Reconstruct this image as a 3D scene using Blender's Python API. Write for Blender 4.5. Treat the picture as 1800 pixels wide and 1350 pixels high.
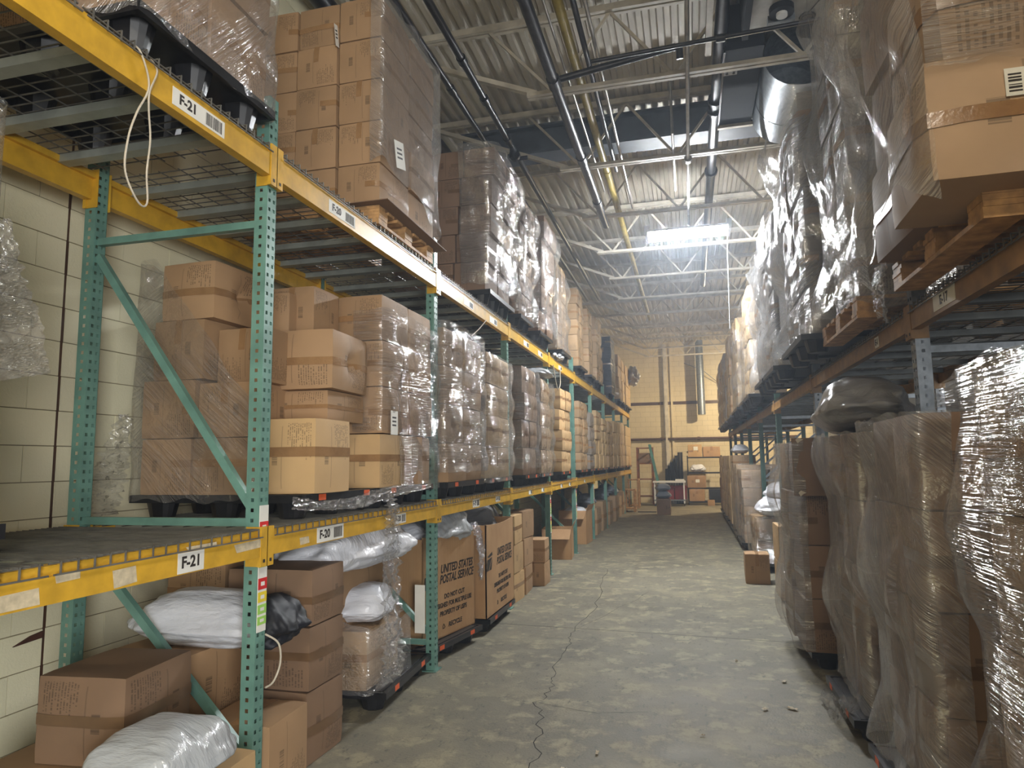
import bpy, bmesh, math, random
from mathutils import Vector, Matrix, noise as NZ
random.seed(11)
C = bpy.context.scene
COL = C.collection
for o in list(bpy.data.objects): bpy.data.objects.remove(o)

# ------------------------------------------------------------------ camera, world, light, exposure
CAM = Vector((0.0, 0.0, 1.70))
cd = bpy.data.cameras.new('camera'); cam = bpy.data.objects.new('camera', cd); COL.objects.link(cam)
cd.sensor_width = 36.0; cd.lens = 24.1; cd.clip_end = 200; cd.clip_start = 0.05
m = Matrix(((0.96795732, 0.04169316, 0.24762938, 0), (0.25073427, -0.10620273, -0.96221271, 0), (-0.01381877, 0.99347001, -0.11325361, 0), (0, 0, 0, 1)))
m.translation = CAM
cam.matrix_world = m
C.camera = cam
w = bpy.data.worlds.new('world'); C.world = w; w.use_nodes = True
w.node_tree.nodes['Background'].inputs[0].default_value = (0.62, 0.72, 0.9, 1)
w.node_tree.nodes['Background'].inputs[1].default_value = 0.6
# thin bluish volume added through the hall to stand in for lens glow
hv = w.node_tree.nodes.new('ShaderNodeVolumeScatter'); hv.inputs['Color'].default_value = (0.76, 0.86, 1.0, 1)
hv.inputs['Density'].default_value = 0.0072; hv.inputs['Anisotropy'].default_value = 0.55
w.node_tree.links.new(hv.outputs[0], w.node_tree.nodes['World Output'].inputs['Volume'])
C.view_settings.view_transform = 'Standard'; C.view_settings.look = 'None'
C.view_settings.gamma = 1.0; C.view_settings.use_curve_mapping = False
C.view_settings.exposure = 0.0
C.cycles.use_denoising = True
C.cycles.use_adaptive_sampling = True; C.cycles.adaptive_threshold = 0.03; C.cycles.adaptive_min_samples = 16
C.cycles.max_bounces = 7; C.cycles.diffuse_bounces = 4; C.cycles.glossy_bounces = 3
C.cycles.transparent_max_bounces = 16; C.cycles.sample_clamp_indirect = 6.0
C.cycles.caustics_reflective = False; C.cycles.caustics_refractive = False
LAMP_COOL, LAMP_NEAR, LAMP_WARM, DAY = 700.0, 175.0, 1100.0, 640.0
def lamp(name, kind, loc, energy, color, rot=(0, 0, 0), size=(1, 1)):
    l = bpy.data.lights.new(name, kind); l.energy = energy; l.color = color
    if kind == 'AREA': l.shape = 'RECTANGLE'; l.size, l.size_y = size
    else: l.shadow_soft_size = size[0]
    o = bpy.data.objects.new(name, l); COL.objects.link(o); o.location = loc; o.rotation_euler = rot
    return o
# daylight through the open dock door in the wall behind the photographer
lamp('door_daylight', 'AREA', (3.35, -4.05, 1.7), DAY, (0.97, 0.99, 1.0), (math.radians(90), 0, math.radians(18)), (2.3, 3.2))
# the warm high-bay lamp that lights the far end (its housing is built below)
lamp('high_bay_light', 'POINT', (2.55, 24.6, 4.74), LAMP_WARM, (1.0, 0.82, 0.54), size=(0.12, 0.12))

# ------------------------------------------------------------------ small tools
def lin(c): return tuple((x / 12.92 if x <= 0.04045 else ((x + 0.055) / 1.055) ** 2.4) for x in c)
def rgb(r, g, b): return lin((r / 255, g / 255, b / 255)) + (1.0,)

class MB:
    def __init__(s): s.v = []; s.f = []; s.uv = None
    def box(s, x0, x1, y0, y1, z0, z1):
        n = len(s.v)
        s.v += [(x, y, z) for z in (z0, z1) for y in (y0, y1) for x in (x0, x1)]
        s.f += [tuple(n + i for i in q) for q in ((0, 2, 3, 1), (4, 5, 7, 6), (0, 1, 5, 4), (2, 6, 7, 3), (0, 4, 6, 2), (1, 3, 7, 5))]
        return s
    def bar(s, p, q, a, b, up=(0, 0, 1)):          # rectangular bar p->q, a wide (sideways), b deep (along up)
        p, q = Vector(p), Vector(q); d = (q - p).normalized(); u = Vector(up)
        if abs(d.dot(u)) > 0.99: u = Vector((1, 0, 0))
        r = d.cross(u).normalized(); u = r.cross(d).normalized(); n = len(s.v)
        for e in (p, q):
            for i, j in ((-1, -1), (1, -1), (1, 1), (-1, 1)): s.v.append(tuple(e + r * (i * a / 2) + u * (j * b / 2)))
        s.f += [tuple(n + i for i in k) for k in ((0, 3, 2, 1), (4, 5, 6, 7), (0, 1, 5, 4), (1, 2, 6, 5), (2, 3, 7, 6), (3, 0, 4, 7))]
        return s
    def tube(s, pts, r, n=10, caps=True):
        pts = [Vector(p) for p in pts]; base = len(s.v); prev = None
        rs = r if isinstance(r, (list, tuple)) else [r] * len(pts)
        for i, p in enumerate(pts):
            d = (pts[min(i + 1, len(pts) - 1)] - pts[max(i - 1, 0)]).normalized()
            u = prev if prev is not None else (Vector((0, 0, 1)) if abs(d.z) < 0.9 else Vector((1, 0, 0)))
            a = d.cross(u).normalized(); u = a.cross(d).normalized(); prev = u
            for k in range(n):
                t = 2 * math.pi * k / n
                s.v.append(tuple(p + (a * math.cos(t) + u * math.sin(t)) * rs[i]))
        for i in range(len(pts) - 1):
            for k in range(n):
                A = base + i * n; B = A + n; k2 = (k + 1) % n
                s.f.append((A + k, A + k2, B + k2, B + k))
        if caps:
            s.f.append(tuple(base + k for k in range(n))[::-1])
            s.f.append(tuple(base + (len(pts) - 1) * n + k for k in range(n)))
        return s
    def poly(s, pts, t):                               # flat polygon extruded by the vector t
        n = len(s.v); k = len(pts); t = Vector(t)
        s.v += [tuple(p) for p in pts] + [tuple(Vector(p) + t) for p in pts]
        s.f += [tuple(range(n, n + k))[::-1], tuple(range(n + k, n + 2 * k))]
        s.f += [(n + i, n + (i + 1) % k, n + k + (i + 1) % k, n + k + i) for i in range(k)]
        return s
    def mesh(s, name, mat=None, smooth=False, sharp=35):
        me = bpy.data.meshes.new(name); me.from_pydata(s.v, [], s.f)
        if s.uv:
            ul = me.uv_layers.new(name='UVMap')
            flat = []
            for p in me.polygons:
                for vi in p.vertices: flat += s.uv[vi]
            ul.data.foreach_set('uv', flat)
        if mat: me.materials.append(mat)
        if smooth:
            me.polygons.foreach_set('use_smooth', [True] * len(me.polygons))
            if sharp: me.set_sharp_from_angle(angle=math.radians(sharp))
        me.update(); return me
    def build(s, name, mat, parent=None, loc=None, smooth=False, sharp=35):
        return put(name, s.mesh(name, mat, smooth, sharp), parent, loc)

def put(name, me, parent=None, loc=None, rot=None, scale=None):
    o = bpy.data.objects.new(name, me); COL.objects.link(o)
    if parent: o.parent = parent
    if loc: o.location = loc
    if rot: o.rotation_euler = rot
    if scale: o.scale = scale
    return o
def tag(o, label, cat, group=None, kind=None):
    if label: o['label'] = label
    if cat: o['category'] = cat
    if group: o['group'] = group
    if kind: o['kind'] = kind
    return o
def thing(name, label, cat, loc=(0, 0, 0), rz=0, group=None):
    o = bpy.data.objects.new(name, None); COL.objects.link(o); o.location = loc; o.rotation_euler = (0, 0, rz)
    o.empty_display_size = 0.1
    return tag(o, label, cat, group)
def struct(o): o['kind'] = 'structure'; return o
KIDS = {}
def dup(root, loc=None, rz=None, label=None, group=None):
    r = root.copy(); COL.objects.link(r)
    if loc is not None: r.location = loc
    if rz is not None: r.rotation_euler = (0, 0, rz)
    if label: r['label'] = label
    if group: r['group'] = group
    if root.name not in KIDS: KIDS[root.name] = [(c, list(c.children)) for c in root.children]
    for c, gs in KIDS[root.name]:
        k = c.copy(); COL.objects.link(k); k.parent = r
        for g in gs:
            h = g.copy(); COL.objects.link(h); h.parent = k
    return r
ORD = ['first', 'second', 'third', 'fourth', 'fifth', 'sixth', 'seventh', 'eighth', 'ninth', 'tenth', 'eleventh', 'twelfth', 'thirteenth', 'fourteenth']

# ------------------------------------------------------------------ materials
class NT:
    def __init__(s, name):
        s.m = bpy.data.materials.new(name); s.m.use_nodes = True; s.t = s.m.node_tree; s.n = s.t.nodes
        s.b = s.n['Principled BSDF']; s.out = s.n['Material Output']
    def node(s, k, **kw):
        n = s.n.new(k)
        for a, v in kw.items(): setattr(n, a, v)
        return n
    def set(s, sock, v):
        if isinstance(v, (int, float)): sock.default_value = v
        elif isinstance(v, (tuple, list)): sock.default_value = v if len(v) != 3 or sock.type == 'VECTOR' else tuple(v) + (1,)
        else: s.t.links.new(v, sock)
    def M(s, op, a, b=0.0, c=0.0):
        n = s.node('ShaderNodeMath', operation=op)
        for i, v in enumerate((a, b, c)): s.set(n.inputs[i], v)
        return n.outputs[0]
    def mix(s, f, a, b, mode='MIX'):
        n = s.node('ShaderNodeMix', data_type='RGBA', blend_type=mode)
        s.set(n.inputs[0], f); s.set(n.inputs[6], a); s.set(n.inputs[7], b); return n.outputs[2]
    def noise(s, vec, scale, detail=3.0, rough=0.55, dim='3D'):
        n = s.node('ShaderNodeTexNoise', noise_dimensions=dim)
        if vec is not None: s.t.links.new(vec, n.inputs['Vector'])
        s.set(n.inputs['Scale'], scale); n.inputs['Detail'].default_value = detail; n.inputs['Roughness'].default_value = rough
        return n.outputs[0]
    def mapping(s, vec, scale=(1, 1, 1), rot=(0, 0, 0), loc=(0, 0, 0)):
        n = s.node('ShaderNodeMapping'); s.t.links.new(vec, n.inputs[0])
        n.inputs['Scale'].default_value = scale; n.inputs['Rotation'].default_value = rot; n.inputs['Location'].default_value = loc
        return n.outputs[0]
    def ramp(s, f, a, b, c0=(0, 0, 0, 1), c1=(1, 1, 1, 1)):
        n = s.node('ShaderNodeValToRGB'); s.t.links.new(f, n.inputs[0])
        n.color_ramp.elements[0].position = a; n.color_ramp.elements[1].position = b
        n.color_ramp.elements[0].color = c0; n.color_ramp.elements[1].color = c1
        return n.outputs[0]
    def bump(s, h, strength=0.3, dist=0.01):
        n = s.node('ShaderNodeBump'); n.inputs['Strength'].default_value = strength; n.inputs['Distance'].default_value = dist
        s.t.links.new(h, n.inputs['Height']); return n.outputs[0]
    def coord(s, k='Object'): return s.node('ShaderNodeTexCoord').outputs[k]
    def pos(s): return s.node('ShaderNodeNewGeometry').outputs['Position']
    def rnd(s): return s.node('ShaderNodeObjectInfo').outputs['Random']
    def P(s, **kw):
        for k, v in kw.items(): s.set(s.b.inputs[k.replace('_', ' ')], v)
        return s
MAT = {}
def simple(name, col, rough=0.6, metal=0.0, var=0.12, scale=6.0, bump=0.0, bscale=60, **kw):
    t = NT(name); p = t.pos(); f = t.noise(p, scale, 4)
    c2 = tuple(x * (1 - var * 2.2) for x in col[:3]) + (1,); c1 = tuple(min(1, x * (1 + var)) for x in col[:3]) + (1,)
    t.P(Base_Color=t.mix(t.ramp(f, 0.32, 0.68), c2, c1), Roughness=rough, Metallic=metal)
    if bump: t.set(t.b.inputs['Normal'], t.bump(t.noise(p, bscale, 2), bump))
    for k, v in kw.items(): t.set(t.b.inputs[k.replace('_', ' ')], v)
    MAT[name] = t.m; return t.m
simple('yellow paint', rgb(208, 162, 48), 0.42, var=0.10, scale=9)
simple('shaded beam paint', rgb(150, 112, 62), 0.5, var=0.16, scale=9)  # dull yellow with the shadow on these beams put into the colour
simple('teal paint', rgb(102, 142, 130), 0.42, var=0.10, scale=7)
simple('dark green paint', rgb(60, 92, 84), 0.45, var=0.12, scale=7)
simple('galvanized', rgb(128, 134, 140), 0.42, 0.6, var=0.12, scale=18)
simple('wire zinc', rgb(112, 110, 104), 0.5, 0.35, var=0.15, scale=10)
simple('channel shaded', rgb(100, 104, 104), 0.45, 0.3, var=0.12, scale=8)  # darker copy of the channel grey, shade under the tan rack painted in
simple('channel grey', rgb(158, 164, 158), 0.4, 0.3, var=0.10, scale=8)
simple('black plastic', rgb(30, 30, 33), 0.38, var=0.2, scale=12)
simple('black fabric', rgb(27, 28, 36), 0.6, var=0.25, scale=12)
simple('orange sticker', rgb(222, 96, 48), 0.5, var=0.06)
simple('white label', rgb(228, 226, 218), 0.55, var=0.04)
simple('red label', rgb(206, 40, 42), 0.5, var=0.04)
simple('yellow label', rgb(232, 206, 52), 0.5, var=0.04)
simple('green label', rgb(160, 208, 96), 0.5, var=0.04)
simple('ink', rgb(42, 34, 28), 0.6, var=0.05)
simple('white tape scraps', rgb(205, 190, 160), 0.5, var=0.12, scale=30)
simple('white poly', rgb(214, 217, 224), 0.3, var=0.05, scale=8)
simple('grey poly', rgb(148, 148, 150), 0.3, var=0.08, scale=8)
simple('twine', rgb(196, 186, 168), 0.6, var=0.1)
simple('wood', rgb(192, 148, 96), 0.65, var=0.2, scale=14)
simple('dark wood', rgb(132, 78, 42), 0.6, var=0.2, scale=9)
simple('steel paint', rgb(198, 190, 174), 0.5, var=0.12, scale=5)
simple('pipe black', rgb(44, 44, 50), 0.32, 0.4, var=0.25, scale=12)
simple('gas yellow', rgb(168, 148, 62), 0.45, var=0.14, scale=6)
simple('conduit', rgb(170, 168, 164), 0.3, 0.7, var=0.1, scale=10)
simple('duct black', rgb(20, 23, 32), 0.9, var=0.2, scale=4)
simple('girder grey', rgb(70, 76, 86), 0.55, var=0.15, scale=4)
simple('foil', rgb(186, 182, 174), 0.5, 0.05, var=0.2, scale=3, bump=0.5, bscale=9)
simple('fixture white', rgb(226, 228, 230), 0.4, var=0.03)
simple('brown pipe', rgb(82, 58, 44), 0.5, var=0.15)
simple('dark red', rgb(120, 30, 34), 0.5, var=0.15)
simple('far teal', rgb(74, 128, 122), 0.5, var=0.12)
simple('dark shelf', rgb(36, 34, 36), 0.45, 0.3, var=0.15)
simple('right wall paint', rgb(92, 92, 92), 0.9, var=0.1, scale=2)
simple('torn paper', rgb(214, 204, 186), 0.8, var=0.08)
def corrugated_inside():
    return simple('box inside', rgb(98, 74, 52), 0.85, var=0.1)
corrugated_inside()

def kraft(name, base, coat=0.0, streak=False):
    t = NT(name); uv = t.coord('UV'); sx = t.node('ShaderNodeSeparateXYZ'); t.t.links.new(uv, sx.inputs[0])
    u0, v0 = sx.outputs[0], sx.outputs[1]; r = t.rnd()
    flip = t.M('GREATER_THAN', r, 0.5); flip2 = t.M('GREATER_THAN', t.M('FRACT', t.M('MULTIPLY', r, 7.31)), 0.45)
    side = t.M('MULTIPLY', t.M('LESS_THAN', u0, 1.001), t.M('GREATER_THAN', u0, -0.001))
    def fl(x, f): return t.M('ADD', t.M('MULTIPLY', x, t.M('SUBTRACT', 1.0, t.M('MULTIPLY', f, 2.0))), f)
    u, v = fl(u0, flip), fl(v0, flip2)
    def band(x, a, b): return t.M('MULTIPLY', t.M('GREATER_THAN', x, a), t.M('LESS_THAN', x, b))
    def cell(x, k): return t.M('FLOOR', t.M('MULTIPLY', x, k))
    # columns of print read along v
    col = cell(u, 28.0); inl = t.M('LESS_THAN', t.M('FRACT', t.M('MULTIPLY', u, 28.0)), 0.5)
    cx = t.node('ShaderNodeCombineXYZ'); t.set(cx.inputs[0], t.M('MULTIPLY', v, 58.0)); t.set(cx.inputs[1], t.M('MULTIPLY', col, 5.37)); t.set(cx.inputs[2], t.M('MULTIPLY', r, 90.0))
    dash = t.M('GREATER_THAN', t.noise(cx.outputs[0], 1.0, 1.0), 0.47)
    cl = t.node('ShaderNodeCombineXYZ'); t.set(cl.inputs[0], t.M('MULTIPLY', col, 3.1)); t.set(cl.inputs[1], t.M('MULTIPLY', r, 40.0))
    ln = t.M('MULTIPLY_ADD', t.noise(cl.outputs[0], 1.0, 0.0), 0.55, 0.12)
    txt = t.M('MULTIPLY', t.M('MULTIPLY', inl, dash), t.M('MULTIPLY', band(u, 0.07, 0.5), t.M('MULTIPLY', t.M('GREATER_THAN', v, 0.06), t.M('LESS_THAN', v, ln))))
    cb = t.node('ShaderNodeCombineXYZ'); t.set(cb.inputs[0], t.M('MULTIPLY', v, 150.0)); t.set(cb.inputs[1], t.M('MULTIPLY', r, 60.0))
    bar = t.M('MULTIPLY', t.M('GREATER_THAN', t.noise(cb.outputs[0], 1.0, 0.0), 0.42), t.M('MULTIPLY', band(u, 0.66, 0.76), band(v, 0.40, 0.62)))
    seam = t.M('MULTIPLY', band(u, 0.575, 0.59), band(v, 0.1, 0.93))
    ink = t.M('MULTIPLY', t.M('MULTIPLY', t.M('MAXIMUM', t.M('MAXIMUM', txt, bar), t.M('MULTIPLY', seam, 0.6)), side), 0.62)
    p = t.pos(); f = t.noise(p, 3.0, 4)
    tone = t.M('MULTIPLY_ADD', t.M('FRACT', t.M('MULTIPLY', r, 3.77)), 0.30, 0.82)
    c = t.mix(t.ramp(f, 0.3, 0.7), tuple(x * 0.86 for x in base[:3]) + (1,), base)
    tc = t.node('ShaderNodeCombineColor'); [t.set(tc.inputs[i], tone) for i in range(3)]
    c = t.mix(1.0, c, tc.outputs[0], 'MULTIPLY')
    c = t.mix(ink, c, tuple(x * 0.22 for x in base[:3]) + (1,))
    t.P(Base_Color=c, Roughness=0.72)
    fl_ = t.M('SINE', t.M('MULTIPLY', u0, 190.0))
    if coat:
        sm = t.mapping(p, scale=(5, 5, 42)); h = t.M('ADD', t.noise(sm, 1.0, 4, 0.6), t.M('MULTIPLY', t.noise(p, 5.0, 3), 2.2))
        t.P(Coat_Weight=coat, Coat_Roughness=0.14, Coat_Normal=t.bump(h, 1.0, 0.05))
    MAT[name] = t.m; return t.m
kraft('kraft', rgb(170, 136, 100))
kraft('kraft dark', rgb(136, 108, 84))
kraft('kraft veiled', rgb(190, 160, 130))  # paler board with the veil of glow over it put into the colour
kraft('kraft tan', rgb(194, 160, 114))
kraft('kraft wrapped', rgb(168, 138, 102), 0.9)
kraft('kraft tan wrapped', rgb(194, 164, 120), 0.7)
kraft('kraft grey wrapped', rgb(140, 128, 116), 0.9)
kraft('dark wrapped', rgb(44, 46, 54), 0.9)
def tape_mat():
    t = NT('packing tape'); p = t.pos()
    t.P(Base_Color=t.mix(t.ramp(t.noise(p, 8, 3), 0.3, 0.7), rgb(138, 104, 70), rgb(156, 120, 82)), Roughness=0.25, Normal=t.bump(t.noise(p, 40, 3), 0.25, 0.01))
    MAT['tape'] = t.m
tape_mat()
simple('tape dark', rgb(112, 86, 62), 0.28, var=0.1)

def film(name, rot, sx=4.0, sy=60.0, milk=0.10, strength=1.0, base=0.10):
    t = NT(name); uv = t.coord('UV')
    a = t.mapping(uv, scale=(1, 1, 1), rot=(0, 0, rot)); a = t.mapping(a, scale=(sx, sy, 1))
    warp = t.noise(uv, 2.2, 3)
    vw = t.node('ShaderNodeVectorMath', operation='ADD'); t.t.links.new(a, vw.inputs[0])
    wv = t.node('ShaderNodeCombineXYZ'); t.set(wv.inputs[1], t.M('MULTIPLY', warp, sy * 0.03)); t.t.links.new(wv.outputs[0], vw.inputs[1])
    st = t.noise(vw.outputs[0], 1.0, 2, 0.55); big = t.noise(uv, 7.0, 4, 0.6); patch = t.noise(uv, 2.4, 3)
    ridge = t.M('POWER', t.M('SUBTRACT', 1.0, t.M('MULTIPLY', t.M('ABSOLUTE', t.M('SUBTRACT', st, 0.5)), 5.0)), 2.0)
    ridge = t.M('MULTIPLY', t.M('MAXIMUM', ridge, 0.0), t.ramp(patch, 0.44, 0.62))
    h = t.M('ADD', t.M('MULTIPLY', ridge, 0.5), t.M('MULTIPLY', big, 0.5))
    nrm = t.bump(h, strength, 0.03)
    gl = t.node('ShaderNodeBsdfGlossy'); gl.inputs['Roughness'].default_value = 0.13; gl.inputs['Color'].default_value = (1, 1, 1, 1); t.t.links.new(nrm, gl.inputs['Normal'])
    df = t.node('ShaderNodeBsdfTranslucent'); df.inputs['Color'].default_value = (0.85, 0.86, 0.88, 1)
    d2 = t.node('ShaderNodeBsdfDiffuse'); d2.inputs['Color'].default_value = (0.8, 0.8, 0.82, 1); t.t.links.new(nrm, d2.inputs['Normal'])
    tr = t.node('ShaderNodeBsdfTransparent'); tr.inputs['Color'].default_value = (0.985, 0.985, 0.985, 1)
    lw = t.node('ShaderNodeLayerWeight'); lw.inputs['Blend'].default_value = 0.2; t.t.links.new(nrm, lw.inputs['Normal'])
    md = t.node('ShaderNodeMixShader'); md.inputs[0].default_value = 0.35
    t.t.links.new(d2.outputs[0], md.inputs[1]); t.t.links.new(df.outputs[0], md.inputs[2])
    mm = t.node('ShaderNodeMixShader'); t.set(mm.inputs[0], t.M('MULTIPLY_ADD', ridge, 0.22, milk)); t.t.links.new(tr.outputs[0], mm.inputs[1]); t.t.links.new(md.outputs[0], mm.inputs[2])
    mg = t.node('ShaderNodeMixShader'); f = t.M('MINIMUM', t.M('MULTIPLY_ADD', lw.outputs['Fresnel'], 0.30, base), 0.4); t.set(mg.inputs[0], f)
    t.t.links.new(mm.outputs[0], mg.inputs[1]); t.t.links.new(gl.outputs[0], mg.inputs[2])
    t.t.links.new(mg.outputs[0], t.out.inputs['Surface']); MAT[name] = t.m; return t.m
film('film level', 0.0, 2.0, 52, 0.045, 1.1, 0.12)
film('film rising', math.radians(-50), 1.8, 46, 0.09, 1.2, 0.13)
film('film falling', math.radians(42), 1.8, 46, 0.05, 1.2, 0.11)
film('film silver', 0.0, 2.0, 52, 0.13, 1.25, 0.20)
film('film falling milky', math.radians(42), 1.8, 46, 0.15, 1.25, 0.18)
film('film crumpled', math.radians(15), 22, 46, 0.12, 1.6, 0.08)
film('film smoky', math.radians(-40), 2.0, 46, 0.22, 1.0, 0.12)
def poly_mat(name, col, rough=0.28):
    t = NT(name); o = t.coord('Object'); n1 = t.noise(t.mapping(o, scale=(3, 14, 5), rot=(0.3, 0.2, 0.5)), 1.6, 4, 0.6)
    t.P(Base_Color=t.mix(t.ramp(n1, 0.3, 0.7), tuple(x * 0.9 for x in col[:3]) + (1,), col), Roughness=rough, Normal=t.bump(n1, 0.6, 0.03), Subsurface_Weight=0.0)
    MAT[name] = t.m
poly_mat('poly bag white', rgb(222, 224, 232)); poly_mat('poly bag grey', rgb(150, 148, 148)); poly_mat('poly bag blue grey', rgb(120, 128, 140), 0.35)
poly_mat('poly bag clear', rgb(176, 180, 184), 0.2)
def floor_mat():
    t = NT('concrete'); p = t.pos(); a = t.noise(p, 0.7, 5, 0.6); b = t.noise(p, 4.5, 6, 0.65); d = t.noise(t.mapping(p, scale=(2.4, 1, 1)), 9, 5, 0.7)
    c = t.mix(t.ramp(a, 0.35, 0.65), rgb(104, 100, 88), rgb(126, 120, 104))
    c = t.mix(t.ramp(b, 0.52, 0.62), c, rgb(150, 142, 118)); c = t.mix(t.M('MULTIPLY', t.ramp(d, 0.57, 0.66), 0.7), c, rgb(74, 74, 70)); c = t.mix(t.M('MULTIPLY', t.ramp(t.noise(p, 1.7, 6, 0.7), 0.5, 0.62), 0.4), c, rgb(158, 149, 122))
    t.P(Base_Color=c, Roughness=t.M('MULTIPLY_ADD', b, 0.3, 0.5), Normal=t.bump(t.M('ADD', b, t.noise(p, 60, 3)), 0.25, 0.01)); MAT['concrete'] = t.m
floor_mat()
def block_mat(name, c1, c2):
    t = NT(name); p = t.pos(); a = t.noise(t.mapping(p, scale=(1, 1, 0.5)), 1.6, 4)
    r = t.M('MULTIPLY_ADD', t.rnd(), 0.10, 0.95); tc = t.node('ShaderNodeCombineColor'); [t.set(tc.inputs[i], r) for i in range(3)]
    c = t.mix(1.0, t.mix(t.ramp(a, 0.35, 0.7), c1, c2), tc.outputs[0], 'MULTIPLY')
    t.P(Base_Color=c, Roughness=0.75, Normal=t.bump(t.noise(p, 70, 4, 0.7), 0.45, 0.006)); MAT[name] = t.m
block_mat('painted block', rgb(226, 220, 186), rgb(240, 234, 204)); block_mat('end block', rgb(206, 192, 160), rgb(220, 206, 174))
simple('mortar', rgb(150, 140, 112), 0.9, var=0.1)
def deck_mat():
    t = NT('painted deck'); p = t.pos(); a = t.noise(t.mapping(p, scale=(1, 0.25, 1)), 2.2, 5, 0.65)
    c = t.mix(t.ramp(a, 0.35, 0.7), rgb(176, 168, 152), rgb(208, 202, 188)); t.P(Base_Color=c, Roughness=0.6); MAT['deck'] = t.m
deck_mat()
def glow(name, col, s):
    t = NT(name); e = t.node('ShaderNodeEmission'); e.inputs[0].default_value = tuple(col) + (1,); e.inputs[1].default_value = s
    t.t.links.new(e.outputs[0], t.out.inputs['Surface']); MAT[name] = t.m
glow('tube cool', (0.93, 0.97, 1.0), LAMP_COOL); glow('tube near', (1.0, 0.90, 0.74), LAMP_NEAR)

# ------------------------------------------------------------------ the setting
XW0, XW1, YB, YE, ZC = -3.55, 4.6, -4.3, 28.5, 6.5
fl = struct(MB().box(XW0, XW1, YB, YE, -0.15, 0.0).build('floor', MAT['concrete']))
# control joint and the crack: narrow dark gaps that show as parts of the slab
def ribbon(pts, w, z=0.0012):
    mb = MB()
    for a, b in zip(pts, pts[1:]):
        d = (Vector(b) - Vector(a)); n = Vector((-d.y, d.x)).normalized()
        wa, wb = w * random.uniform(.6, 1.3), w * random.uniform(.6, 1.3)
        i = len(mb.v); a, b = Vector(a), Vector(b)
        mb.v += [(a.x - n.x * wa, a.y - n.y * wa, z), (a.x + n.x * wa, a.y + n.y * wa, z), (b.x + n.x * wb, b.y + n.y * wb, z), (b.x - n.x * wb, b.y - n.y * wb, z)]
        mb.f.append((i, i + 3, i + 2, i + 1))
    return mb
simple('crack dark', rgb(40, 37, 32), 0.95, var=0.1)
ribbon([(XW0 + .1, 7.33), (-2.15, 7.24), (-.7, 7.15), (.73, 7.04), (4.4, 6.8)], 0.005).build('control_joint', MAT['crack dark'], fl)
def jag(pts, n=7, amp=.035):
    out = []
    for a, b in zip(pts, pts[1:]):
        for k in range(n):
            f = k / n; out.append((a[0] + (b[0] - a[0]) * f + random.uniform(-amp, amp), a[1] + (b[1] - a[1]) * f))
    return out + [pts[-1]]
ribbon(jag([(-1.35, 11.1), (-1.16, 8.48), (-1.2, 7.05), (-1.18, 6.6), (-1.17, 5.7), (-1.09, 5.43), (-1.125, 4.97), (-1.0, 4.5), (-.93, 4.0), (-.88, 3.2)]), 0.003).build('crack', MAT['crack dark'], fl)
ribbon(jag([(-1.12, 4.97), (-.7, 4.85), (-.35, 4.95)], 6, .03), 0.002).build('crack', MAT['crack dark'], fl)
ribbon(jag([(-1.2, 7.05), (-.6, 9.3)], 9, .04), 0.002).build('crack', MAT['crack dark'], fl)

# left wall: painted concrete blocks, each laid proud of a recessed bed
wl = struct(MB().box(XW0 - .2, XW0 - .006, YB, YE, 0, ZC + .1).build('wall_left', MAT['mortar']))
BL, BH, J = 0.4064, 0.2032, 0.006
blk = MB().box(-.02, .02, -BL / 2 + J / 2, BL / 2 - J / 2, -BH / 2 + J / 2, BH / 2 - J / 2).mesh('block', MAT['painted block'])
nb = 0; rest = MB()
for r in range(32):
    for k in range(-16, 88):
        y = k * BL + (BL / 2 if r % 2 else 0) + .35; z = r * BH + BH / 2
        if y > YE - .3 or y < YB + .3: continue
        dx = random.uniform(-.0015, .0015)
        vis = 1.6 < y < 5.6 and .2 < z < 4.6
        if abs(y - 3.19) < BL / 2: # the movement joint cuts these blocks
            for (a, b) in ((y - BL / 2 + J / 2, 3.19 - .012), (3.19 + .012, y + BL / 2 - J / 2)):
                if b - a > .02: rest.box(XW0 - .03, XW0 + dx, a, b, z - BH / 2 + J / 2, z + BH / 2 - J / 2)
            continue
        if vis and nb < 290:
            put('block', blk, wl, (XW0 - .02 + dx, y, z)); nb += 1
        else: rest.box(XW0 - .03, XW0 + dx, y - BL / 2 + J / 2, y + BL / 2 - J / 2, z - BH / 2 + J / 2, z + BH / 2 - J / 2)
rb = rest.build('block_courses', MAT['painted block'], wl); rb['kind'] = 'stuff'
MB().box(XW0 - .012, XW0 - .004, 3.18, 3.20, 0, ZC).build('movement_joint', MAT['brown pipe'], wl)
# end wall
we = struct(MB().box(XW0, XW1, YE + .006, YE + .2, 0, ZC + .1).build('wall_back', MAT['mortar']))
rest = MB()
for r in range(33):
    for k in range(21):
        x = XW0 + k * BL + (BL / 2 if r % 2 else 0); z = r * BH + BH / 2
        if x - BL / 2 > XW1: continue
        rest.box(max(x - BL / 2 + .003, XW0), min(x + BL / 2 - .003, XW1), YE, YE + .03, z - BH / 2 + .003, z + BH / 2 - .003)
rb = rest.build('block_courses', MAT['end block'], we); rb['kind'] = 'stuff'
struct(MB().box(XW0, XW1, YE - .03, YE, 3.93, 4.05).build('trim_1', MAT['brown pipe']))
struct(MB().box(XW1, XW1 + .2, YB, YE, 0, ZC + .1).build('wall_right', MAT['right wall paint']))
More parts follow.
